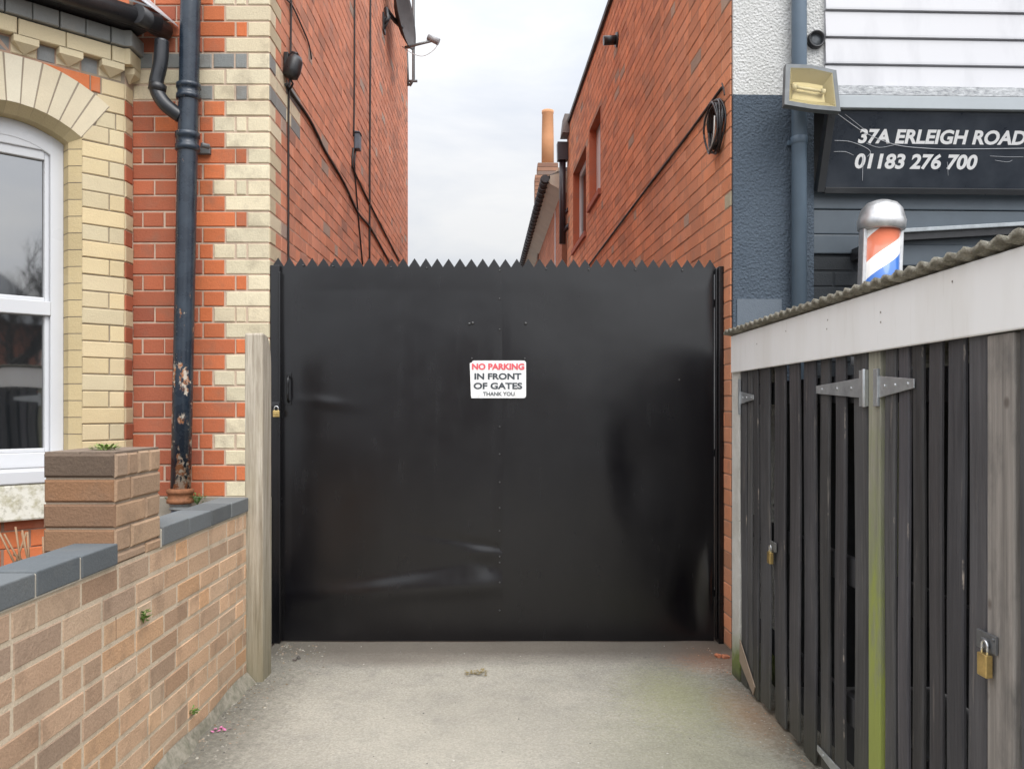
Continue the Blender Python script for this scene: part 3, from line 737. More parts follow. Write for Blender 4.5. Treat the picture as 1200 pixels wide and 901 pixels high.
# end of the wall towards the post, and its back
mb.poly([(WX-.105, WY1, -.02), (WX, WY1, -.02), (WX, WY1, ZC0), (WX-.105, WY1, ZC0)], (.4, .3, .22))
mb.poly([(WX-.105, WY0, -.02), (WX-.105, WY1, -.02), (WX-.105, WY1, ZC0), (WX-.105, WY0, ZC0)], (.35, .25, .18))
mb.build('brickwork', BRK_LOW, gw)
mb = MB()
pts = []
for y0, y1 in ((WY0, PY0), (PY1, WY1)):
    n = round((y1-y0)/.226); w = (y1-y0)/n
    for i in range(n):
        j = lambda: random.uniform(-.002, .002)
        mb.box(WX-.122+j(), WX+.010+j(), y0+i*w+.004, y0+(i+1)*w-.004, ZC0+.003, ZC1+j(), vary((.13, .142, .148), .16, .04))
    mb.box(WX-.11, WX+.006, y0, y1, ZC0-.004, ZC1-.005, (.46, .42, .35))
mb.build('coping', BLUE_BRK, gw, .004)
mb = MB(); k = 0
PX0, PX1 = WX-.213, WX
FPf = lambda s, d, z: (PX0+s, PY0-d, z)         # front of the pier
FPs = lambda s, d, z: (PX1+d, PY0+s, z)         # side of the pier (driveway)
mb.box(PX0+.004, PX1-.004, PY0+.004, PY1-.004, .2, PTOP-.007, (.36, .29, .22))
z1 = PTOP; k = 0
while z1 > .25:
    z0 = z1-CL; W = PX1-PX0; D = PY1-PY0
    dark = lambda: vary(random.choice([(.15, .10, .07), (.20, .125, .08), (.13, .095, .07), (.24, .135, .075)]), .12, .05)
    lite = lambda: vary(random.choice([(.42, .28, .18), (.48, .33, .215), (.38, .265, .18)]), .1, .04)
    mb.brick(FPf, 0, W, z0, z1-.006, .004, dark(), bev=.006, base=-.003)
    cuts = [0, .215, D] if k % 2 == 0 else [0, .105, D]
    if k == 0: cuts = [0, .08, .16, .245, D]
    z0 = max(z0, ZC0) if z1 > ZC0 else z0
    if z1 > ZC0+.01:
     for a, b in zip(cuts, cuts[1:]): mb.brick(FPs, a+(0 if a == 0 else .003), b-.003, z0, z1-.006, .004, lite(), bev=.006, base=-.003)
    z1 = z0; k += 1
for i in range(2): mb.box(PX0-.0+.001+i*.107, PX0+.104+i*.107, PY0+.003, PY1-.003, PTOP-.0065, PTOP+.001, vary((.22, .17, .13), .1))
mb.build('pier', BRK_LOW, gw)
t = NT('mortar fillet'); n = t.noise(25, 5, .65); FIL = t.done(t.mix(t.rng(n, .4, .65), (.33, .30, .24), (.20, .19, .14)), .95, t.bump(n, .012, .9))
mb = MB(); n = 60
for i in range(n):
    ya, yb = WY0+(WY1-WY0)*i/n, WY0+(WY1-WY0)*(i+1)/n
    q = lambda y: .030+.012*math.sin(y*7)+.006*math.sin(y*23)
    mb.poly([(WX+.004, ya, .05+.01*math.sin(ya*9)), (WX+q(ya), ya, .0), (WX+q(yb), yb, .0), (WX+.004, yb, .05+.01*math.sin(yb*9))])
mb.build('mortar_fillet', FIL, gw)

# ------------------------------------------------------------------ weathered wooden post
t = NT('weathered oak'); g = t.noise(60, 6, .7, t.pos((1, 1, .045))); n = t.noise(5, 5, .6, t.pos((1, 1, .4))); z = t.axis(2)
c = t.mix(t.rng(g, .32, .68), (.22, .18, .13), (.56, .50, .41)); c = t.mix(t.math('MULTIPLY', t.rng(n, .5, .7), .5), c, (.33, .27, .17))
c = t.mix(t.math('MULTIPLY', t.rng(t.math('ADD', z, t.math('MULTIPLY', n, .5)), 1.0, .25), .6), c, (.17, .155, .08))
OAK = t.done(c, .9, t.bump(g, .006, .9))
py0, py1 = 3.862, 4.005
prof = [(py0, -.03), (py1, -.03), (py1, 1.38)]
for i in range(7): a = rad(90*i/6); prof.append((py1-.09+.09*math.cos(a), 1.44+.135*math.sin(a)))
prof += [(py0+.006, 1.58), (py0, 1.57)]
mb = MB(); mb.prism([(-1.160, y, z) for y, z in prof], (.083, 0, 0))
tag(mb.build('wooden_post', OAK, None, .006), 'grey weathered oak post with rounded top at end of garden wall', 'post')

# ================================================================== the black gate
GY = 4.53
gate = thing('metal_gate', 'black sheet steel gate with saw tooth top closing the passage', 'gate', (0, GY, 0))
from mathutils import noise as N
t = NT('black gate paint'); big = t.noise(1.4, 3, .5); sm = t.noise(7, 4, .55); dust = t.noise(3, 6, .6, t.pos((1, 1, .35)))
c = t.mix(t.rng(dust, .4, .75), (.0035, .0033, .0045), (.007, .0065, .0075))
nb = t.bump(big, .012, .5); nb = t.bump(sm, .0005, .4, nb)
st_ = t.noise(16, 6, .7, t.pos((1, 1, .12)))
GATE = t.done(c, t.math('ADD', t.rng(sm, .3, .7, .21, .27), t.rng(st_, .5, .8, 0, .06)), nb, IOR=1.55)
XS = (587-VU)/FPX*GY-.004
def sheet_panel(x0, x1, z0, z1, y, dent):
    mb = MB(); nx, nz = 150, 200; ids = []
    for j in range(nz+1):
        for i in range(nx+1):
            x = x0+(x1-x0)*i/nx; z = z0+(z1-z0)*j/nz
            e = min(1, (x-x0)/.05, (x1-x)/.05, (z1-z)/.12); e = max(0, e)
            w = .006*N.noise(Vector((x*1.1, 0, z*.9+4)))+.0025*N.noise(Vector((x*3.1, 2, z*2.6)))
            ids.append(mb.vert((x, y + w*e + dent(x, z), z)))
    for j in range(nz):
        for i in range(nx):
            a = j*(nx+1)+i; mb.face((ids[a], ids[a+1], ids[a+nx+2], ids[a+nx+1]), (1, 1, 1), 0, True)
    return mb
def gau(x, s): return math.exp(-(x/s)**2)
def dent_l(x, z):
    # crease running from the seam rivet down to the left, with a puckered corner below it
    xs = x-XS; zc = .425+.17*xs if xs > -.75 else .2975+.05*(xs+.75)
    fade = 1/(1+math.exp((-1.0-xs)*9))
    d = .0058*math.tanh((z-zc)/.03)*gau(z-zc, .16)*fade*min(1, .25-xs*1.1)
    d += -.008*gau(z-(.30+.06*xs), .05)*fade*gau(xs+.25, .5)
    d += .005*gau(z-(.50-.28*xs*.6), .022)*gau(xs, .35)
    d += .007*gau(z-.40, .05)*gau(xs+.06, .06) - .004*gau(z-.47, .03)*gau(xs+.10, .08)
    d += .010*gau(z-.12, .1)*gau(xs+1.0, .3)
    d += -.004*gau(z-1.27+.12*(x+.93), .028)*gau(x+.93, .11)
    return d
def dent_r(x, z):
    d = .022*gau(x-1.02, .085)*gau(z-.22, .20)
    d += -.014*gau(x-1.10, .03)*gau(z-.30, .14)
    d += .008*math.tanh((x-.62-(.95-z)*.1)/.06)*gau(z-.9, .2)*gau(x-.7, .25)
    return d
Z_TOP = 1.984
sheet_panel(-1.165, XS+.012, .006, Z_TOP, -.003, dent_l).build('left_sheet', GATE, gate)
sheet_panel(XS, 1.131, .004, Z_TOP, .0, dent_r).build('right_sheet', GATE, gate)
mb = MB()                                  # saw tooth strip
pt = .0604; x = -1.214; pts = []
nT = 39
pts = [(x, Z_TOP-.03)]
for i in range(nT):
    dz = -.010*i/nT
    pts += [(x+i*pt, 1.992+dz), (x+i*pt+pt/2, 2.037+dz)]
pts += [(x+nT*pt, 1.982), (x+nT*pt, Z_TOP-.04)]
for i in range(nT):
    dz = -.010*i/nT; a = x+i*pt; zb = Z_TOP-.035
    mb.prism([(a, .004, zb), (a+pt, .004, zb), (a+pt, .004, 1.992+dz), (a+pt/2, .004, 2.037+dz+random.uniform(-.0015, .0015)), (a, .004, 1.992+dz)], (0, .003, 0))
mb.build('saw_tooth_strip', GATE, gate)
mb = MB(); mb.box(-1.216, -1.166, -.035, .003, .0, 1.992); mb.box(-1.172, -1.160, -.045, -.0, .006, 1.955)
mb.build('gate_post', GATE, gate, .003)
mb = MB(); mb.box(1.145, 1.172, -.045, .05, .0, 1.985); mb.box(1.133, 1.143, -.03, .03, .02, 1.975)
mb.build('gate_post', GATE, gate, .003)
for zr in (.25, 1.0, 1.8):
    mb = MB(); mb.box(-1.16, 1.13, .035, .075, zr-.02, zr+.02); mb.build('frame_rail', GATE, gate)
RIV = m_plain('rivet', (.10, .10, .10), .35, .6, .3, 60)
def dome(r, h): 
    mb = MB(); M = Matrix.Rotation(rad(90), 4, 'X'); mb.lathe([(r, 0), (r*.85, h*.6), (r*.4, h*.95), (.0005, h)], M=M, seg=12); return mb
rv0 = dome(.0045, .004).build('rivet', RIV, gate)
spots = [(585.5, v) for v in (317, 350, 386, 500, 532, 565, 595, 622, 652, 659, 682, 715)] + [(458, 313), (390, 312), (500, 314), (545, 313), (640, 315), (690, 316), (745, 316), (800, 317), (355, 311), (553, 420), (615, 420), (796, 445)]
for i, (u, v) in enumerate(spots):
    p = at(u, v, GY-.008); o = rv0 if i == 0 else rv0.copy()
    if i: COL.objects.link(o); o.parent = gate
    dd = dent_l(p.x, p.z) if u < 587 else 0
    o.location = (p.x, -.0065+min(0, dd), p.z)
bl0 = dome(.008, .008).build('bolt', RIV, gate)
for i, (u, v) in enumerate(((550, 379.5), (554, 378.5), (616, 379))):
    p = at(u, v, GY-.008); o = bl0 if i == 0 else bl0.copy()
    if i: COL.objects.link(o); o.parent = gate
    o.location = (p.x, -.006, p.z)
mb = MB(); p0, p1 = at(339, 440, GY), at(339, 471, GY)
mb.tube(bez([(p0.x, -.012, p0.z), (p0.x+.004, -.045, p0.z-.02), (p0.x+.004, -.048, (p0.z+p1.z)/2), (p0.x+.004, -.045, p1.z+.02), (p0.x, -.012, p1.z)], 6), .0065, 10)
mb.box(p0.x-.013, p0.x+.013, -.014, -.006, p0.z-.012, p0.z+.014); mb.box(p0.x-.013, p0.x+.013, -.014, -.006, p1.z-.014, p1.z+.012)
mb.build('handle', m_plain('shiny black handle', (.01, .01, .011), .18), gate, .001)
mb = MB(); p = at(324, 474, GY); mb.box(p.x-.012, p.x+.03, -.062, -.046, p.z-.012, p.z+.012); mb.build('hasp', BLACKP, gate, .002)

# ------------------------------------------------------------------ padlocks
BRASS = m_plain('worn brass', (.62, .45, .18), .35, .85, .25, 60)
STEEL = m_plain('bright steel', (.62, .63, .64), .28, .9, .15, 60)
GALV = m_plain('galvanised steel', (.50, .52, .53), .42, .75, .2, 35)
def padlock(label, loc, w, h, rz):
    r = thing('padlock', label, 'padlock', loc, rz)
    mb = MB(); mb.box(-w/2, w/2, -w*.22, w*.22, -h, 0); mb.box(-w*.36, w*.36, -w*.235, w*.235, -h*.62, -h*.30); bd = mb.build('body', BRASS, r, w*.07, 3)
    a = w*.30; P = [(-a, 0, -.004), (-a, 0, h*.32)]
    for i in range(9): t_ = math.pi*(1-i/8); P.append((a*math.cos(t_), 0, h*.35+a*math.sin(t_)))
    P += [(a, 0, h*.32), (a, 0, -.004)]
    mb = MB(); mb.tube(P, w*.085, 10); mb.build('shackle', STEEL, r)
    return r
p = at(324.2, 481, GY-.06); padlock('small brass padlock hanging on the left post of black gate', (p.x, GY-.068, p.z), .034, .034, rad(8))

# ------------------------------------------------------------------ lettering helper
def text_mesh(name, s, mat, parent, w, h, M, bold=0.0, shear=0.0, depth=.0008, space=1.0):
    cu = bpy.data.curves.new(name, 'FONT'); cu.body = s; cu.size = 1; cu.offset = bold; cu.shear = shear; cu.space_character = space
    cu.extrude = .0; cu.resolution_u = 4
    o = bpy.data.objects.new(name, cu); COL.objects.link(o)
    bpy.context.view_layer.update()
    me = bpy.data.meshes.new_from_object(o.evaluated_get(bpy.context.evaluated_depsgraph_get()))
    bpy.data.objects.remove(o); bpy.data.curves.remove(cu)
    xs = [v.co.x for v in me.vertices]; ys = [v.co.y for v in me.vertices]
    x0, x1, y0, y1 = min(xs), max(xs), min(ys), max(ys)
    for v in me.vertices:
        v.co = M @ Vector(((v.co.x-x0)/(x1-x0)*w, (v.co.y-y0)/(y1-y0)*h, depth))
    me.materials.clear(); me.materials.append(mat); me.name = name
    ob = bpy.data.objects.new(name, me); COL.objects.link(ob); ob.parent = parent
    return ob
UP = Matrix.Rotation(rad(90), 4, 'X')      # text plane facing the viewer

# ------------------------------------------------------------------ NO PARKING sign
a, b = at(550.5, 422.5, GY-.013), at(616.5, 466.5, GY-.013)
sg = thing('parking_sign', 'white no parking plate with red and black words on the gate', 'sign', (a.x, GY-.013, b.z))
W, H = b.x-a.x, a.z-b.z; r = .014
mb = MB(); P = []
for cx, cz, a0 in ((W-r, H-r, 0), (r, H-r, 90), (r, r, 180), (W-r, r, 270)):
    for i in range(6): t_ = rad(a0+18*i); P.append((cx+r*math.cos(t_), 0, cz+r*math.sin(t_)))
# nibbled left hand corners
P = [((x+.010 if (z > H-.012 and x < .02) else x+.006 if (z < .03 and x < .004) else x), 0, z) for x, y, z in P]
mb.prism(P, (0, .002, 0))
t = NT('sign enamel'); n = t.noise(35, 5, .6); SIGNW = t.done(t.mix(t.rng(n, .55, .75), (.80, .80, .79), (.62, .60, .56)), .4)
mb.build('plate', SIGNW, sg)
SRED = m_plain('faded red letters', (.72, .10, .12), .5, 0, .1, 90); SBLK = m_plain('dark letters', (.045, .055, .065), .5)
sx, sz = W/66.0, H/44.0
def line(s, u0, u1, v0, v1, m, bold): text_mesh('lettering', s, m, sg, (u1-u0)*sx, (v1-v0)*sz, Matrix.Translation(((u0-550.5)*sx, -.0008, (466.5-v1)*sz)) @ UP, bold)
line('NO PARKING', 553, 614.5, 425.8, 433.4, SRED, .045)
line('IN FRONT', 556, 611, 437.2, 444.8, SBLK, .034)
line('OF GATES', 555, 612, 448.3, 456.0, SBLK, .034)
line('THANK YOU', 566, 603, 459.2, 463.8, SBLK, .02)

# ================================================================== shop sign, barber pole, floodlight
lt, lb = hit(MR, 1, -.185, 975, 130), hit(MR, 1, -.05, 963, 222)
ss = thing('shop_sign', 'dark leaning shop fascia sign with white address and phone number', 'sign')
ss.matrix_world = MR.copy()
x0 = lb.x; zt, zb_ = lt.z, lb.z; yt, yb = -.185, -.05
nrm = Vector((0, -(zt-zb_), -(yb-yt))).normalized(); slen = math.hypot(zt-zb_, yt-yb)
MS = Matrix(((1, 0, 0, x0), (0, (yt-yb)/slen, nrm.y, yb), (0, (zt-zb_)/slen, nrm.z, zb_), (0, 0, 0, 1)))   # sign plane: x along, y up the board, z out of it
t = NT('dark sign vinyl'); n = t.noise(3.5, 6, .6); SV = t.done(t.mix(t.rng(n, .4, .75), (.018, .024, .035), (.055, .065, .08)), t.rng(n, .3, .7, .22, .4), t.bump(t.noise(5, 3), .006, .5))
mb = MB(); mb.box(0, 1.9, 0, slen, -.025, 0, M=MS); pan = mb.build('panel', SV, ss)
mb = MB(); mb.box(-.026, .012, -.014, slen+.004, -.04, .012, M=MS); mb.box(.013, 1.9, -.02, .012, -.04, .010, M=MS); mb.build('frame', m_plain('black frame', (.025, .027, .03), .35), ss, .003)
LW = m_plain('white letters', (.80, .80, .80), .5, 0, .03, 10)
def on_sign(u, v):
    Mi = (MR @ MS); q = hit(Mi, 2, 0, u, v); return q
q0, q1 = on_sign(1005, 168.5), on_sign(1201, 168.5); qt = on_sign(1005, 151)
text_mesh('lettering', '37A ERLEIGH ROAD', LW, ss, q1.x-q0.x, qt.y-q0.y, MS @ Matrix.Translation((q0.x, q0.y, 0)), .036, .05)
q0, q1 = on_sign(1000.5, 198), on_sign(1143.5, 198); qt = on_sign(1001, 179.5)
text_mesh('lettering', '01183 276 700', LW, ss, q1.x-q0.x, qt.y-q0.y, MS @ Matrix.Translation((q0.x, q0.y, 0)), .036, .05)
mb = MB()
def scr(pts, r=.0011): mb.tube([MS @ Vector((*on_sign(u, v).xy, .0015)) for u, v in pts], r, 5)
def scrb(pts, r=.0011): mb.tube(bez([MS @ Vector((*on_sign(u, v).xy, .0015)) for u, v in pts], 5), r, 5)
scrb([(978, 131), (1000, 147), (1018, 158), (1050, 170), (1085, 174), (1120, 175), (1200, 174)], .0016); scrb([(990, 134), (1004, 145), (1013, 152)], .001)
scrb([(978, 165), (995, 166), (1012, 172), (1020, 178), (1016, 184)], .0013); scrb([(977, 178), (990, 178), (1000, 182)], .001); scrb([(1012, 182), (1011, 196), (1010.5, 212)], .0014)
scrb([(1015, 168), (1030, 173), (1048, 170)], .001); scrb([(1160, 183), (1180, 184), (1199, 184)], .0008); scrb([(1166, 188), (1180, 190), (1186, 188)], .0008); scrb([(1110, 190), (1111, 206)], .0008)
mb.build('scratches', m_plain('scuffed white', (.55, .57, .6), .6), ss)

pole = thing('barber_pole', 'barber pole with silver dome and red white blue stripes', 'barber pole')
pc = at(1027, 300, 4.12); Mt = Matrix.Translation((pc.x, pc.y, 0)) @ Matrix.Rotation(rad(.8), 4, 'Y')
zk = at(1027, 266, 4.12).z; pole.location = (pc.x, pc.y, zk-.68); pole.rotation_euler = (0, rad(2.0), 0)
ZB = .68                                  # local height of the collar
CHROME = m_plain('brushed chrome', (.58, .58, .58), .42, .8, .2, 30)
mb = MB(); mb.lathe([(.098, ZB-.02), (.108, ZB-.012), (.111, ZB+.03), (.107, ZB+.036), (.104, ZB+.05), (.093, ZB+.085), (.07, ZB+.112), (.035, ZB+.126), (.001, ZB+.13)], seg=40); mb.build('dome', CHROME, pole)
mb = MB(); mb.lathe([(.09, 0), (.116, .01), (.116, .07), (.098, .08)], seg=40); mb.build('base_cap', CHROME, pole)
t = NT('barber stripes'); x, y, z = t.axis(0), t.axis(1), t.axis(2)
ang = t.math('ARCTAN2', y, x); ph = t.math('FRACT', t.math('ADD', t.math('MULTIPLY', z, -2.6), t.math('ADD', t.math('MULTIPLY', ang, 1/(2*math.pi)), 3.04)))
c = t.mix(t.math('LESS_THAN', ph, .30), (.80, .78, .75), (.62, .17, .09)); c = t.mix(t.math('GREATER_THAN', t.math('MULTIPLY', t.math('LESS_THAN', ph, .80), ph), .52), c, (.035, .16, .55))
STR = t.done(c, .35, None, Coat_Weight=.6)
mb = MB(); mb.lathe([(.086, .07), (.086, ZB-.01)], seg=48); mb.build('striped_cylinder', STR, pole)
mb = MB()
for k in (math.pi*1.03, -.02):
    M = Matrix.Rotation(k, 4, 'Z'); mb.box(.078, .100, -.026, .026, .07, ZB-.01, M=M)
mb.build('side_rail', CHROME, pole, .006)
for z in (.1, ZB-.12):
    mb = MB(); mb.box(-.03, .03, .06, .30, z, z+.06); mb.build('wall_bracket', BLACKP, pole)

fl = thing('floodlight', 'grey floodlight with yellowed glass in front of blue downpipe', 'floodlight')
c0 = at(951.5, 102, 4.12); fl.location = c0; fl.rotation_euler = (rad(-16), rad(5.5), rad(4))
mb = MB(); w, h = .139, .118
def rr(w, h, tp, y):
    return [(-w, y, -h), (0, y, -h-.006), (w, y, -h), (w-tp, y, h*.96), (0, y, h+.008), (-w+tp, y, h*.96)]
fr = rr(w, h, .012, 0); inn = rr(w-.022, h-.022, .012, -.002)
A = [mb.vert(p) for p in fr]; B = [mb.vert(p) for p in inn]; D = [mb.vert((x, .03, z)) for x, y, z in fr]; E = [mb.vert((x*.55, .10, z*.5)) for x, y, z in fr]; G = [mb.vert((x*.97, .012, z*.97)) for x, y, z in inn]
for k in range(6):
    l = (k+1) % 6
    mb.face((A[k], A[l], B[l], B[k])); mb.face((A[l], A[k], D[k], D[l])); mb.face((D[l], D[k], E[k], E[l])); mb.face((B[k], B[l], G[l], G[k]))
mb.face(E); FG_ = m_plain('grey lamp casing', (.095, .105, .11), .5, 0, .15, 25)
mb.build('housing', FG_, fl)
mb = MB(); q = [(x*.9, .05, z*.9) for x, y, z in inn]; i0 = [mb.vert(p) for p in inn]; i1 = [mb.vert((x*.70, .05, z*.5)) for x, y, z in inn]
for k in range(6): mb.face((i0[k], i0[(k+1) % 6], i1[(k+1) % 6], i1[k]))
mb.face(i1); mb.build('reflector', m_plain('yellowed reflector', (.46, .40, .24), .45, .2, .08, 12), fl)
mb = MB(); mb.tube([(-.075, .026, .004), (.06, .026, -.002)], .008, 12); mb.tube([(-.09, .026, .004), (-.07, .026, .004)], .016, 12); mb.tube([(.055, .026, -.002), (.075, .026, -.002)], .014, 12); mb.build('lamp_tube', m_plain('lamp ceramic', (.60, .54, .38), .4), fl)
mb = MB(); mb.poly([(x*.995, .004, z*.995) for x, y, z in inn])
gm = NT('lamp glass'); gm.done((.95, .90, .72), .12, None, Transmission_Weight=1.0, IOR=1.15); mb.build('glass', gm.mat, fl)
mb = MB(); mb.tube([(.0, .06, h*.9), (.02, .12, h+.03), (.02, .24, h+.05)], .022, 12); mb.lathe([(.02, 0), (.035, .004), (.035, .03), (.02, .034)], (.015, .09, h+.0), seg=18); mb.build('bracket', FG_, fl)

# ================================================================== bin store on the right
BXF = 1.08; YF = 3.985; YN = 1.05; ZF0, ZF1 = 1.402, 1.572
bs = thing('bin_store', 'dark slatted timber bin store with white fascia and corrugated roof', 'shed')
t = NT('white fascia paint'); n = t.noise(6, 6, .6, t.pos((1, 1, .2))); st = t.noise(30, 4, .6, t.pos((1, 1, .12)))
c = t.mix(t.rng(n, .45, .75), (.84, .84, .83), (.76, .75, .72)); c = t.mix(t.math('MULTIPLY', t.rng(st, .58, .75), .2), c, (.45, .42, .36)); FASC = t.done(c, .5)
mb = MB(); mb.box(BXF-.013, BXF-.003, YN, YF-.025, ZF0, ZF1); fa = mb.build('fascia', FASC, bs, .004)
NAIL = m_plain('nail', (.3, .27, .24), .6)
for u, v in ((887, 403), (921, 388), (970, 375), (969, 385.5), (1032, 366), (1032, 377.5), (1116, 330)):
    q = hit(Matrix.Identity(4), 0, BXF-.0135, u, v); mb = MB(); mb.lathe([(.003, 0), (.0025, .0012)], M=Matrix.Translation(q) @ Matrix.Rotation(rad(-90), 4, 'Y'), seg=8); mb.build('nail_head', NAIL, fa)
t = NT('mossy fibre cement'); n = t.noise(22, 6, .7); n2 = t.noise(90, 4, .7); c = t.mix(t.rng(n, .38, .62), (.17, .155, .12), (.36, .34, .28)); c = t.mix(t.math('MULTIPLY', t.rng(n2, .55, .7), .6), c, (.13, .13, .05)); ROOFM = t.done(c, .95, t.bump(n2, .010, 1.0))
mb = MB(); pch = .066; n = int((YF+.02-YN)/pch*8); X0, X1 = BXF-.034, 2.25
def wav(y): return .0055*math.sin(2*math.pi*y/pch)
tv = []
for i in range(n+1):
    y = YN+(YF+.02-YN)*i/n; e = random.uniform(-.0015, .0015)
    zt_ = ZF1+.026+wav(y)+random.uniform(0, .003); zb_ = ZF1+.015+wav(y)
    tv.append([mb.vert((X0+e, y, zb_)), mb.vert((X0+e, y, zt_)), mb.vert((X1, y, zt_-.20)), mb.vert((X1, y, zb_-.20))])
for i in range(n):
    a, b = tv[i], tv[i+1]
    for k in range(4): mb.face((a[k], b[k], b[(k+1) % 4], a[(k+1) % 4]), (1, 1, 1), 0, True)
mb.build('roof', ROOFM, bs)
PEB = m_rough('white pebbledash', (.76, .74, .69), (.62, .60, .54), 60, .016)
t = NT('pebbledash with algae'); h = t.noise(90, 5, .65, dist=.5); z = t.axis(2); n = t.noise(9, 5); c = t.mix(t.rng(n, .4, .7), (.76, .74, .69), (.60, .58, .52)); c = t.mix(t.rng(t.math('ADD', z, t.math('MULTIPLY', n, .25)), .36, .22), c, (.20, .24, .07)); c = t.mix(t.rng(t.math('ADD', z, t.math('MULTIPLY', n, .2)), .18, .09), c, (.09, .09, .05)); PEB = t.done(c, .9, t.bump(h, .016, 1.0))
mb = MB(); mb.box(BXF-.002, BXF+.18, 3.862, YF, -.02, ZF0+.1); mb.build('end_pier', PEB, bs, .004)
def m_board(name, c0, c1, edge=.5, worn=(.34, .30, .26)):
    t = NT(name); g = t.noise(70, 6, .7, t.pos((1, 1, .03))); n = t.noise(4.5, 6, .65, t.pos((1, 1, .25))); n2 = t.noise(26, 5, .7, t.pos((1, 1, .10)))
    c = t.mix(t.rng(g, .3, .7), c0, c1); c = t.mix(1, c, t.attr(), 'MULTIPLY'); c = t.mix(t.math('MULTIPLY', t.rng(n, .48, .72), edge), c, tuple(x*1.7 for x in c1))
    c = t.mix(t.math('MULTIPLY', t.rng(n2, .60, .70), .5), c, tuple(x*.62 for x in worn))
    ea = t.n.new('ShaderNodeAttribute'); ea.attribute_name = 'tint'
    chip = t.math('MULTIPLY', t.math('SUBTRACT', 1.0, ea.outputs['Alpha']), t.rng(t.noise(11, 5, .7, t.pos((1, 1, .35))), .60, .68))
    c = t.mix(t.math('MULTIPLY', chip, .8), c, (.42, .36, .30))
    z = t.axis(2); c = t.mix(t.math('MULTIPLY', t.rng(t.math('ADD', z, t.math('MULTIPLY', n, .3)), .42, .12), .45), c, (.085, .085, .05))
    return t.done(c, t.rng(n, .3, .7, .62, .8), t.bump(g, .004, .8), Specular_IOR_Level=.35)
BOARD = m_board('black stained board', (.030, .030, .033), (.072, .071, .074), .5)
def boards(mb, lst, ztop, zbot, thick=.009):
    for k, (ua, ub) in enumerate(lst):
        ya, yb = BXF/((ua-VU)/FPX), BXF/((ub-VU)/FPX); xo = random.uniform(0, .006)
        M = Matrix.Translation((BXF+xo, (ya+yb)/2, 0)) @ Matrix.Rotation(random.uniform(-.005, .005), 4, 'X') @ Matrix.Rotation(random.uniform(-.03, .03), 4, 'Z')
        v = random.choice([1, .7, .85, 1.45, 1.2, .95]); tint = (v, v*random.uniform(.94, 1.0), v*random.uniform(.9, 1.03))
        h_ = (ya-yb)/2*random.uniform(.74, .93); za, zc = zbot+random.uniform(-.012, .012), ztop+random.uniform(-.02, .0); e_ = .0035
        sec = [(0, -h_+e_), (0, h_-e_), (e_, h_), (thick, h_), (thick, -h_), (e_, -h_)]
        nz = 10; rows = []
        for i in range(nz+1):
            z = za+(zc-za)*i/nz; bow = .0025*math.sin(i*.7+k*1.9); rows.append([mb.vert(M @ Vector((x+bow, y+bow*.7, z))) for x, y in sec])
        for i in range(nz):
            for q in range(6):
                l = (q+1) % 6
                mb.face((rows[i][q], rows[i][l], rows[i+1][l], rows[i+1][q]), (*tint, 0.0 if q in (1, 5) else 1.0))
        mb.face(rows[0][::-1], tint); mb.face(rows[-1], tint)
DA = [(867.5, 874), (875.3, 881), (882, 888.6), (889.8, 902.5), (904.5, 920.5), (924, 936.5), (939.5, 953.5), (958.6, 971.4), (975.7, 990), (997.6, 1016.5)]
DB = [(1033.5, 1047.5), (1050.5, 1063.5), (1068, 1081), (1085.5, 1102.5), (1107, 1128), (1132.7, 1156)]
mb = MB(); boards(mb, DA, ZF0+.05, .018); dA = mb.build('door', BOARD, bs)
mb = MB(); boards(mb, DB, ZF0+.05, .018); dB = mb.build('door', BOARD, bs)
DN = [(1193, 1216), (1220, 1250), (1256, 1296), (1302, 1350), (1358, 1420), (1430, 1500), (1515, 1600)]
mb = MB(); boards(mb, DN, ZF0+.05, .018); dC = mb.build('door', BOARD, bs)
for d, ya, yb in ((dA, 2.53, 3.84), (dB, 1.91, 2.41), (dC, 1.08, 1.78)):
    for z in (.28, .72, 1.30):
        mb = MB(); mb.box(BXF+.028, BXF+.05, ya, yb, z-.045, z+.045); mb.build('ledge_rail', BOARD, d, .003)
t = NT('algae green post'); g = t.noise(60, 6, .7, t.pos((1, 1, .04))); n = t.noise(12, 6, .7, t.pos((1, 1, .35))); z = t.axis(2)
c = t.mix(t.rng(g, .3, .7), (.16, .155, .12), (.33, .32, .25)); k = t.math('ADD', z, t.math('MULTIPLY', t.math('SUBTRACT', n, .5), 1.9))
c = t.mix(t.math('MULTIPLY', t.rng(k, 1.25, .8), .65), c, (.22, .25, .10)); c = t.mix(t.math('MULTIPLY', t.rng(k, .72, .42), .85), c, (.27, .31, .06)); c = t.mix(t.rng(z, 1.36, 1.44), c, (.05, .05, .045))
GREENP = t.done(c, .85, t.bump(g, .003, .8))
ya, yb = BXF/((1018.3-VU)/FPX), BXF/((1032-VU)/FPX)
mb = MB(); mb.box(BXF-.002, BXF+.07, yb, ya, -.01, ZF0+.06); mb.build('hinge_post', GREENP, bs, .003)
t = NT('bare grey timber'); g = t.noise(55, 6, .7, t.pos((1, 1, .03))); n = t.noise(5, 6, .65, t.pos((1, 1, .5))); kn = t.voro(5.5, t.pos((.2, 1, .8))).outputs['Distance']
c = t.mix(t.rng(g, .3, .7), (.16, .145, .13), (.33, .30, .27)); c = t.mix(t.math('MULTIPLY', t.rng(n, .48, .66), .75), c, (.085, .08, .075)); c = t.mix(t.math('MULTIPLY', t.rng(kn, .075, .04), .7), c, (.07, .05, .04)); BARE = t.done(c, .85, t.bump(g, .004, .8))
ya, yb = BXF/((1158.5-VU)/FPX), BXF/((1190.5-VU)/FPX)
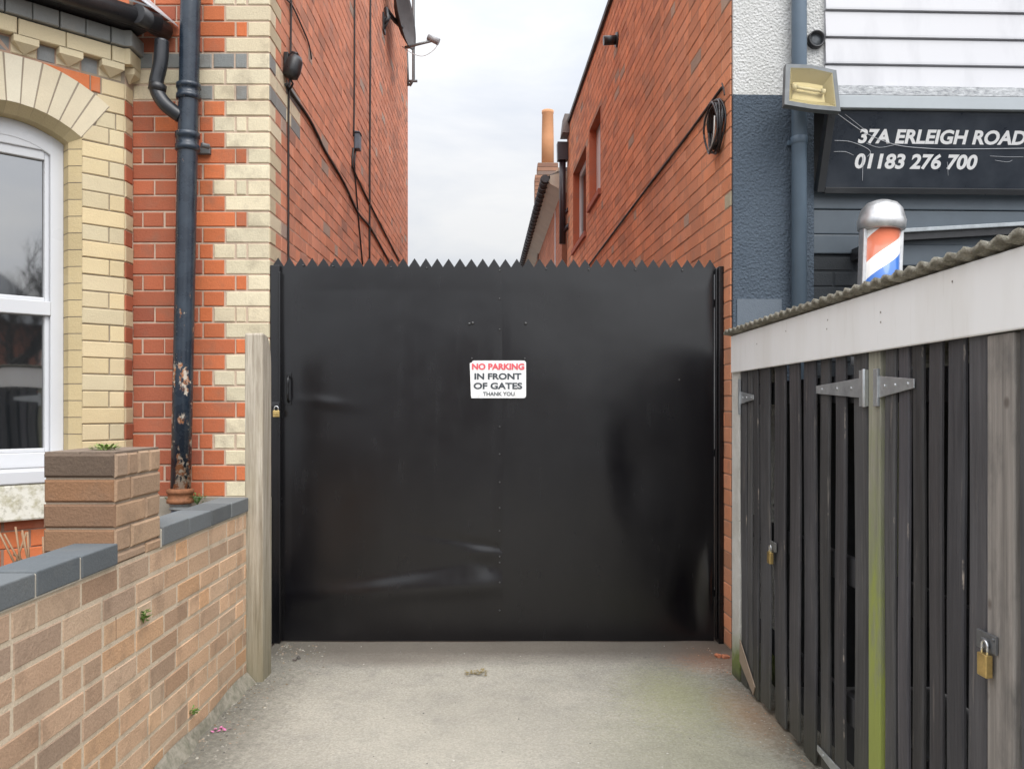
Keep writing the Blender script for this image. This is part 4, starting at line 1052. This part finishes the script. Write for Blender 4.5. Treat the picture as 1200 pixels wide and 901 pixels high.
mb = MB(); mb.box(BXF-.004, BXF+.045, yb, ya, .0, ZF0-.002); stl = mb.build('lock_post', BARE, bs, .004)
mb = MB(); mb.box(BXF+.85, BXF+.90, YN, 3.85, 0, 1.36); mb.box(BXF+.1, BXF+.9, YN, YN+.04, 0, 1.3); mb.box(BXF+.19, BXF+.9, 3.80, 3.85, 0, 1.3); mb.build('back_wall', m_plain('dark back boards', (.03, .03, .032), .9), bs)
# hinges, hasps
def strap(mb, yj, yt, z, hj=.062, ht=.020, zt=None):
    """tapered hinge strap on the boards from the joint yj to the tip yt"""
    zt = z if zt is None else zt; x = BXF-.005
    mb.prism([(x, yj, z-hj/2), (x, yj, z+hj/2), (x, yt, zt+ht/2), (x, yt, zt-ht/2)], (.004, 0, 0))
    for k in (.2, .5, .85):
        y = yj+(yt-yj)*k; mb.lathe([(.006, 0), (.004, .003)], M=Matrix.Translation((x, y, z+(zt-z)*k)) @ Matrix.Rotation(rad(-90), 4, 'Y'), seg=10)
yl, yr = BXF/((1012-VU)/FPX), BXF/((1031-VU)/FPX); ym = BXF/((1019-VU)/FPX)
mb = MB(); strap(mb, yl+.005, BXF/((958-VU)/FPX), 1.300, .060, .026, 1.302); mb.box(BXF-.010, BXF-.002, ym+.002, yl+.01, 1.245, 1.352); mb.tube([(BXF-.012, ym+.008, 1.243), (BXF-.012, ym+.008, 1.354)], .007, 10); mb.build('hinge', GALV, dA, .001)
mb = MB(); strap(mb, yr-.0, BXF/((1073-VU)/FPX), 1.300, .062, .024, 1.304); mb.box(BXF-.010, BXF-.002, yr-.005, yr+.022, 1.245, 1.352); mb.build('hinge', GALV, dB, .001)
mb = MB(); strap(mb, yl-.01, BXF/((959-VU)/FPX), .065, .06, .02, .085); mb.box(BXF-.010, BXF-.004, ym, yl, .01, .12); mb.build('hinge', GALV, dA, .001)
mb = MB(); strap(mb, 3.83, BXF/((884-VU)/FPX), 1.285, .055, .02, 1.285); mb.box(BXF-.012, BXF-.002, 3.83, 3.845, 1.21, 1.37); mb.build('hinge', GALV, dA, .001)
q = hit(Matrix.Identity(4), 0, BXF-.01, 1157, 752)
mb = MB(); mb.box(BXF-.012, BXF-.006, q.y-.035, q.y+.040, q.z-.020, q.z+.020); mb.box(BXF-.018, BXF-.012, q.y-.012, q.y+.012, q.z-.012, q.z+.008); mb.tube([(BXF-.016, q.y-.028, q.z+.012), (BXF-.004, q.y-.028, q.z+.012)], .004, 8); mb.build('hasp', m_plain('dull hasp', (.17, .175, .18), .45, .6, .3, 60), stl, .001)
padlock('large brass padlock hanging from hasp on bare timber post', (BXF-.018, q.y-.004, q.z-.024), .036, .050, rad(90))
q2 = hit(Matrix.Identity(4), 0, BXF-.01, 905, 640)
mb = MB(); mb.box(BXF-.010, BXF-.003, q2.y-.035, q2.y+.03, q2.z-.018, q2.z+.018); mb.build('hasp', m_plain('dull far hasp', (.2, .2, .19), .5, .5), dA, .001)
padlock('small brass padlock on dark slatted door near the white pier', (BXF-.018, q2.y, q2.z-.022), .036, .046, rad(90))
mb = MB(); P = [(BXF-.006, BXF/((u-VU)/FPX), z) for u, z in ((868, .20), (886, .06), (884, .02), (868, .10))]; mb.prism(P, (.004, 0, 0), (4.2, 3.4, 2.6)); mb.build('split_wood', m_plain('raw split wood', (.30, .23, .17), .8), dA)

# ================================================================== cables, boxes, dish, coil
CAB = m_plain('black cable', (.018, .016, .016), .55)
IDM = Matrix.Identity(4)
def lw(u, v, off=.012): q = hit(IDM, 0, CX+off, u, v); return q
def cable(label, pts, r=.006, smooth=True):
    mb = MB(); mb.tube(bez(pts, 4) if smooth else pts, r, 6); return tag(mb.build('cable', CAB), label, 'cable')
def lwz(u, z, off=.012): Y = (CX+off)/((u-VU)/FPX); return Vector((CX+off, Y, z))
cable('thick black cable sagging diagonally down the left brick wall', [lw(u, v) for u, v in ((335, 99), (345, 114), (361, 137), (372, 158), (381, 177), (403, 214), (419.5, 249), (434, 267), (452, 299), (462, 318))], .009)
cable('straight black cable down the wall just inside the cream quoins', [lwz(341, 6.5), lw(341, 20), lw(338.5, 110), lw(338, 200), lw(338, 330)], .006)
cable('thin cable running down the wall into the small grey box', [lwz(416, 7.2), lw(415.5, 60), lw(414.5, 160)], .007)
cable('looped cable below the small grey box slanting to the gate top', [lw(414, 174), lw(413, 192), lw(416, 203), lw(434, 240), lw(452, 275), lw(468, 306)], .009)
cable('thin cable dropping from the small grey box to the gate', [lw(417, 174), lw(415.5, 190), lw(416.5, 210), lw(420, 255), lw(425, 310)], .007)
cable('long straight cable beyond the small grey box', [lwz(434.5, 7.3), lw(434, 60), lw(433.5, 150), lw(433, 320)], .009)
cable('faint cable curving down the upper left wall near black lamp', [lw(336, 0), lw(343, 8), lw(354, 32), lw(362, 52), lw(365, 70)], .005)
mb = MB(); q = lw(417, 167); mb.box(CX+.006, CX+.05, q.y-.05, q.y+.05, q.z-.065, q.z+.065); mb.prism([(CX+.006, q.y-.06, q.z+.066), (CX+.06, q.y-.06, q.z+.066), (CX+.05, q.y-.06, q.z+.076), (CX+.006, q.y-.06, q.z+.08)], (0, .12, 0))
tag(mb.build('junction_box', m_plain('blue grey box', (.11, .13, .16), .5), None, .006), 'small blue grey junction box on the left brick wall', 'junction box')
wl_ = thing('wall_lamp', 'old black lamp with hood high on the left wall by the cream quoins', 'lamp')
q = lw(336, 79); wl_.location = (CX, q.y, q.z)
mb = MB(); mb.box(.006, .03, -.045, .045, -.05, .07); mb.tube([(.02, -.0, .05), (.05, -.01, .075), (.075, -.02, .06)], .014, 10); mb.build('mount', BLACKP, wl_, .006)
mb = MB(); M = Matrix.Translation((.055, -.02, .0)) @ Matrix.Rotation(rad(18), 4, 'Y'); mb.lathe([(.03, .055), (.045, .03), (.05, -.03), (.044, -.065), (.03, -.07)], M=M, seg=18); mb.build('lamp_body', BLACKP, wl_)
mb = MB(); mb.tube([(.03, 0, -.06), (.045, .01, -.09), (.02, .04, -.11)], .006, 6); mb.build('loose_wire', CAB, wl_)

sdm = thing('satellite_dish', 'dark satellite dish seen edge on high on left wall', 'satellite dish')
q = lw(450, 28); sdm.location = (CX, q.y, q.z)
DISH = m_plain('dark brown dish', (.05, .04, .038), .6, 0, .2, 12)
mb = MB(); mb.box(.006, .02, -.07, .07, -.09, .09); mb.tube([(.01, 0, .0), (.05, .02, .06), (.03, .02, .16), (.10, .2, .12), (.16, .32, .10)], .024, 8); mb.tube([(.01, .0, -.05), (.06, .05, .1)], .02, 8); mb.build('wall_mount', BLACKP, sdm)
mb = MB(); M = Matrix.Translation((.10, .42, .27)) @ Matrix.Rotation(rad(-10), 4, 'Z') @ Matrix.Rotation(rad(84), 4, 'Y')
R = .36; prof = [(R*i/10, .10*(i/10)**2) for i in range(1, 11)]; back = [(R*i/10, .10*(i/10)**2-.008) for i in range(10, 0, -1)]
mb.lathe([(.002, 0)]+prof+back+[(.002, -.008)], M=M, seg=36); mb.build('dish', DISH, sdm)
mb = MB(); e = Vector((.50, .40, .0)); s_ = Vector((.18, .42, -.07)); mb.tube([s_, e], .016, 8)
arm = mb.build('arm', m_plain('grey arm', (.22, .23, .23), .4, .4), sdm)
mb = MB(); mb.tube([e+Vector((.05, 0, -.02)), e+Vector((-.07, 0, .035))], [.038, .032], 12); mb.build('receiver', m_plain('receiver grey', (.32, .33, .34), .4), arm)
mb = MB(); mb.tube(bez([(.15, .41, -.06), (.26, .40, -.14), (.38, .40, -.17), (.50, .40, -.10), (.55, .40, -.01)], 6), .004, 6); mb.build('lead_wire', m_plain('white wire', (.5, .5, .5), .5), arm)

def rw(u, v, off=-.012): q = hit(MR, 0, off, u, v); return MR @ q
cable('black cable running level along the right orange brick wall', [rw(846, 103), rw(800, 166), rw(760, 218), rw(720, 271), rw(690, 311), rw(680, 325)], .008)
cable('short bright hook wire above the black cable coil', [rw(846, 98, -.02), rw(848, 104, -.03), rw(849, 112, -.03)], .004)
co = thing('cable_coil', 'coil of black cable hanging on right brick wall', 'cable coil')
q = hit(MR, 0, 0, 843, 140); co.matrix_world = MR @ Matrix.Translation((0, .185, 2.742))
mb = MB(); 
for k in range(9):
    rr_ = .115+random.uniform(-.014, .012); ox = -.012-.0095*(k % 5)-random.uniform(0, .004); dz, dy = random.uniform(-.008, .008), random.uniform(-.008, .008)
    P = [(ox+.006*math.sin(3*a+k), rr_*math.cos(a)*.92+dy, rr_*math.sin(a)*1.1+dz) for a in [2*math.pi*i/40 for i in range(41)]]
    mb.tube(P, .0058, 8)
mb.build('loops', m_plain('black hose', (.02, .02, .022), .3), co)
mb = MB(); mb.tube(bez([(-.062, -.10, .02), (-.064, -.095, -.06), (-.062, -.05, -.115), (-.06, .02, -.125)], 6), .004, 6); mb.build('tie', m_plain('pale tie', (.5, .48, .45), .5), co)

# ================================================================== small plants, gravel and litter
def leafy(name, label, loc, n, R, h, col, nrm_=(0, 0, 1)):
    mb = MB(); t = NT(name+' green'); nn = t.noise(60, 3); m = t.done(t.mix(nn, tuple(x*.7 for x in col), tuple(x*1.4 for x in col)), .6)
    for i in range(n):
        a = random.uniform(0, 6.28); rr_ = R*random.random()**.6; p = Vector((rr_*math.cos(a), rr_*math.sin(a)*.7, random.uniform(0, h)))
        d = Vector((math.cos(a), math.sin(a), random.uniform(-.3, .9))).normalized(); s = d.cross(Vector((0, 0, 1))).normalized(); l = random.uniform(.010, .02); w = l*.35
        mb.poly([p, p+d*l*.5+s*w, p+d*l, p+d*l*.5-s*w])
    for i in range(max(3, n//10)):
        a = random.uniform(0, 6.28); mb.tube([(0, 0, -.005), (R*.6*math.cos(a), R*.4*math.sin(a), h*.8)], .0012, 4)
    o = mb.build(name, m); o.location = loc; return tag(o, label, 'plant')
G1 = (.10, .19, .03)
def gwp(u, v): return hit(IDM, 0, WX+.008, u, v)
leafy('weed', 'small green weed growing from upper wall joint near the pier', gwp(168, 728), 60, .016, .035, G1)
leafy('weed', 'tiny green weed low in the garden wall by the crack', gwp(226, 836), 30, .016, .018, G1)
leafy('weed', 'flat moss tuft on top of the brick pier', (-1.235, 2.66, 1.109), 90, .04, .012, (.16, .24, .05))
leafy('fern', 'green fern tuft at foot of the soil pipe', at(231, 590, 4.38), 90, .05, .05, (.07, .15, .03))
leafy('fern', 'lower green tuft left of the soil pipe foot', at(200, 588, 4.38), 40, .025, .03, (.07, .15, .03))
q = at(558, 790, 1240/312); leafy('leaf_litter', 'small heap of dry leaves on tarmac before the gate', (q.x, q.y, .004), 50, .05, .012, (.26, .2, .08))
mb = MB()
def pebble(x, y, r, c):
    k = mb.vert((x, y, r*random.uniform(.5, .9))); n = 6; rot = random.uniform(0, 6.28); ring = []
    for i in range(n):
        a = rot+6.283*i/n; q_ = r*random.uniform(.7, 1.2); ring.append(mb.vert((x+q_*math.cos(a), y+q_*math.sin(a)*.8, random.uniform(0, r*.35))))
    for i in range(n): mb.face((ring[i], ring[(i+1) % n], k), c)
for i in range(1100):
    y = random.uniform(2.7, 4.5); e = random.random()**1.8
    if y < 3.86: x = WX+.03+.16*e
    else: x = -1.14+.32*e*(1-(abs(y-4.1)/.6)*.5) + (.0 if y > 4.0 else .06)
    pebble(x, y, random.choice([.002, .003, .003, .004, .006])*random.uniform(.7, 1.4), vary(random.choice([(.26, .245, .21), (.36, .335, .28), (.14, .13, .11), (.30, .23, .17), (.2, .15, .09)]), .25))
for i in range(260):
    x = random.uniform(-1.1, 1.05); y = random.uniform(2.7, 4.45); pebble(x, y, random.uniform(.0015, .0045), vary(random.choice([(.4, .38, .34), (.55, .53, .48), (.12, .12, .11)]), .2))
for i in range(240):
    y = random.uniform(2.8, 4.45); x = 1.075-.13*random.random()**1.8; pebble(x, y, random.uniform(.0015, .005), vary(random.choice([(.4, .36, .3), (.42, .2, .1), (.2, .17, .12)]), .2))
t = NT('grit'); GR = t.done(t.attr(), .9)
tag(mb.build('gravel', GR), 'loose grit and small stones along the driveway edges', 'gravel', kind='stuff')
def rubble(label, loc, r, col, name='brick_rubble'):
    mb = MB(); n = 3
    for i in range(n):
        M = Matrix.Translation((random.uniform(-r, r), random.uniform(-r, r), r*.3)) @ Matrix.Rotation(random.uniform(0, 3), 4, (.3, .5, .8)); s = r*random.uniform(.35, .7); mb.box(-s, s, -s*.7, s*.7, -s*.5, s*.5, vary(col, .15), M=M)
    o = mb.build(name, BRK_SIDE, None, r*.12); o.location = loc; tag(o, label, 'rubble')
rubble('orange brick crumbs by foot of the right gate post', (1.10, 4.24, 0), .025, (.55, .2, .1))
rubble('dark stones by foot of the wooden post', (-1.02, 4.20, 0), .022, (.12, .11, .10), 'stone')
mb = MB()
for i in range(14):
    x, y = random.uniform(-.03, .03), random.uniform(-.02, .02); a = random.uniform(0, 6.28); d = .014
    mb.poly([(x, y, .004), (x+d*math.cos(a), y+d*math.sin(a), .006+random.random()*.006), (x+d*math.cos(a+.7), y+d*math.sin(a+.7), .007), (x+d*.6*math.cos(a+1.3), y+d*.6*math.sin(a+1.3), .004)])
o = mb.build('fallen_petals', m_plain('pink petals', (.70, .22, .42), .6)); o.location = (-1.08, 3.28, 0); tag(o, 'pink fallen petals at the foot of the garden wall', 'petals')
mb = MB()
for i in range(9):
    a = at(random.uniform(15, 60), 660, 3.2); mb.tube([a, a+Vector((random.uniform(-.12, .02), .05, random.uniform(.02, .16)))], .004, 5)
tag(mb.build('dead_stalks', m_plain('dry brown stalk', (.26, .16, .09), .8)), 'dry brown stalks behind garden wall under the bay window', 'plant')

# ================================================================== across the road (seen in the window and gate reflections)
def far_house(label, x, y, rz, w, hgt, ridge):
    r = thing('far_house', label, 'house', (x, y, 0), rz)
    mb = MB(); mb.box(-w/2, w/2, 0, 7, 0, hgt); mb.build('wall', m_plain('far red brick', (.26, .11, .07), .9, 0, .2, 3), r)
    mb = MB(); mb.prism([(-w/2-.2, -.3, hgt), (-w/2-.2, 3.5, ridge), (-w/2-.2, 7.3, hgt)], (w+.4, 0, 0)); mb.build('roof', SLATE, r)
    for ix in range(2):
        for iz in range(2):
            mb = MB(); cx = (-.25+.5*ix)*w; z0 = 1.0+iz*2.6; mb.box(cx-.6, cx+.6, -.04, .01, z0, z0+1.4); fw = mb.build('window', WHITE, r)
            mb = MB(); mb.box(cx-.52, cx+.52, -.05, -.041, z0+.08, z0+1.32); mb.build('pane', GLASS, fw)
    mb = MB(); mb.box(-.5, .5, -.05, .01, 0, 2.1); mb.build('door', BLACKP, r)
far_house('brick house across the road, only in reflections, straight behind the viewer', -3, -34, rad(180), 9, 5.0, 7.4)
far_house('brick house with dark roof reflected in the bay window', 20, -12, rad(205), 10, 4.4, 6.6)
def tree(label, x, y, h, seed):
    rn = random.Random(seed); tr = thing('bare_tree', label, 'tree', (x, y, 0)); tm, cm = MB(), MB()
    def grow(p, d, l, r, lev):
        n = 4; P = [p]; q = p.copy()
        for i in range(n):
            d = (d+Vector((rn.uniform(-.18, .18), rn.uniform(-.18, .18), .06))).normalized(); q = q+d*l/n; P.append(q.copy())
        (tm if lev == 0 else cm).tube(P, [r*(1-.45*i/n) for i in range(n+1)], 6 if lev < 2 else 4, cap=False)
        if lev >= 6: return
        for i in range(3 if lev else 5):
            k = rn.uniform(.45, 1); b = P[min(n, int(k*n)+ (1 if i == 0 else 0))]; a = rn.uniform(0, 6.28)
            nd = (d*.9+Vector((math.cos(a), math.sin(a), .35))*rn.uniform(.5, .85)).normalized(); grow(b, nd, l*rn.uniform(.58, .78), r*.5, lev+1)
    grow(Vector((0, 0, 0)), Vector((0, 0, 1)), h*.30, h*.022, 0)
    bk = m_plain('bark', (.07, .06, .05), .9); tm.build('trunk', bk, tr); cm.build('crown', bk, tr)
tree('bare winter tree across the road reflected in the bay window', 16.5, -6.4, 9, 3)
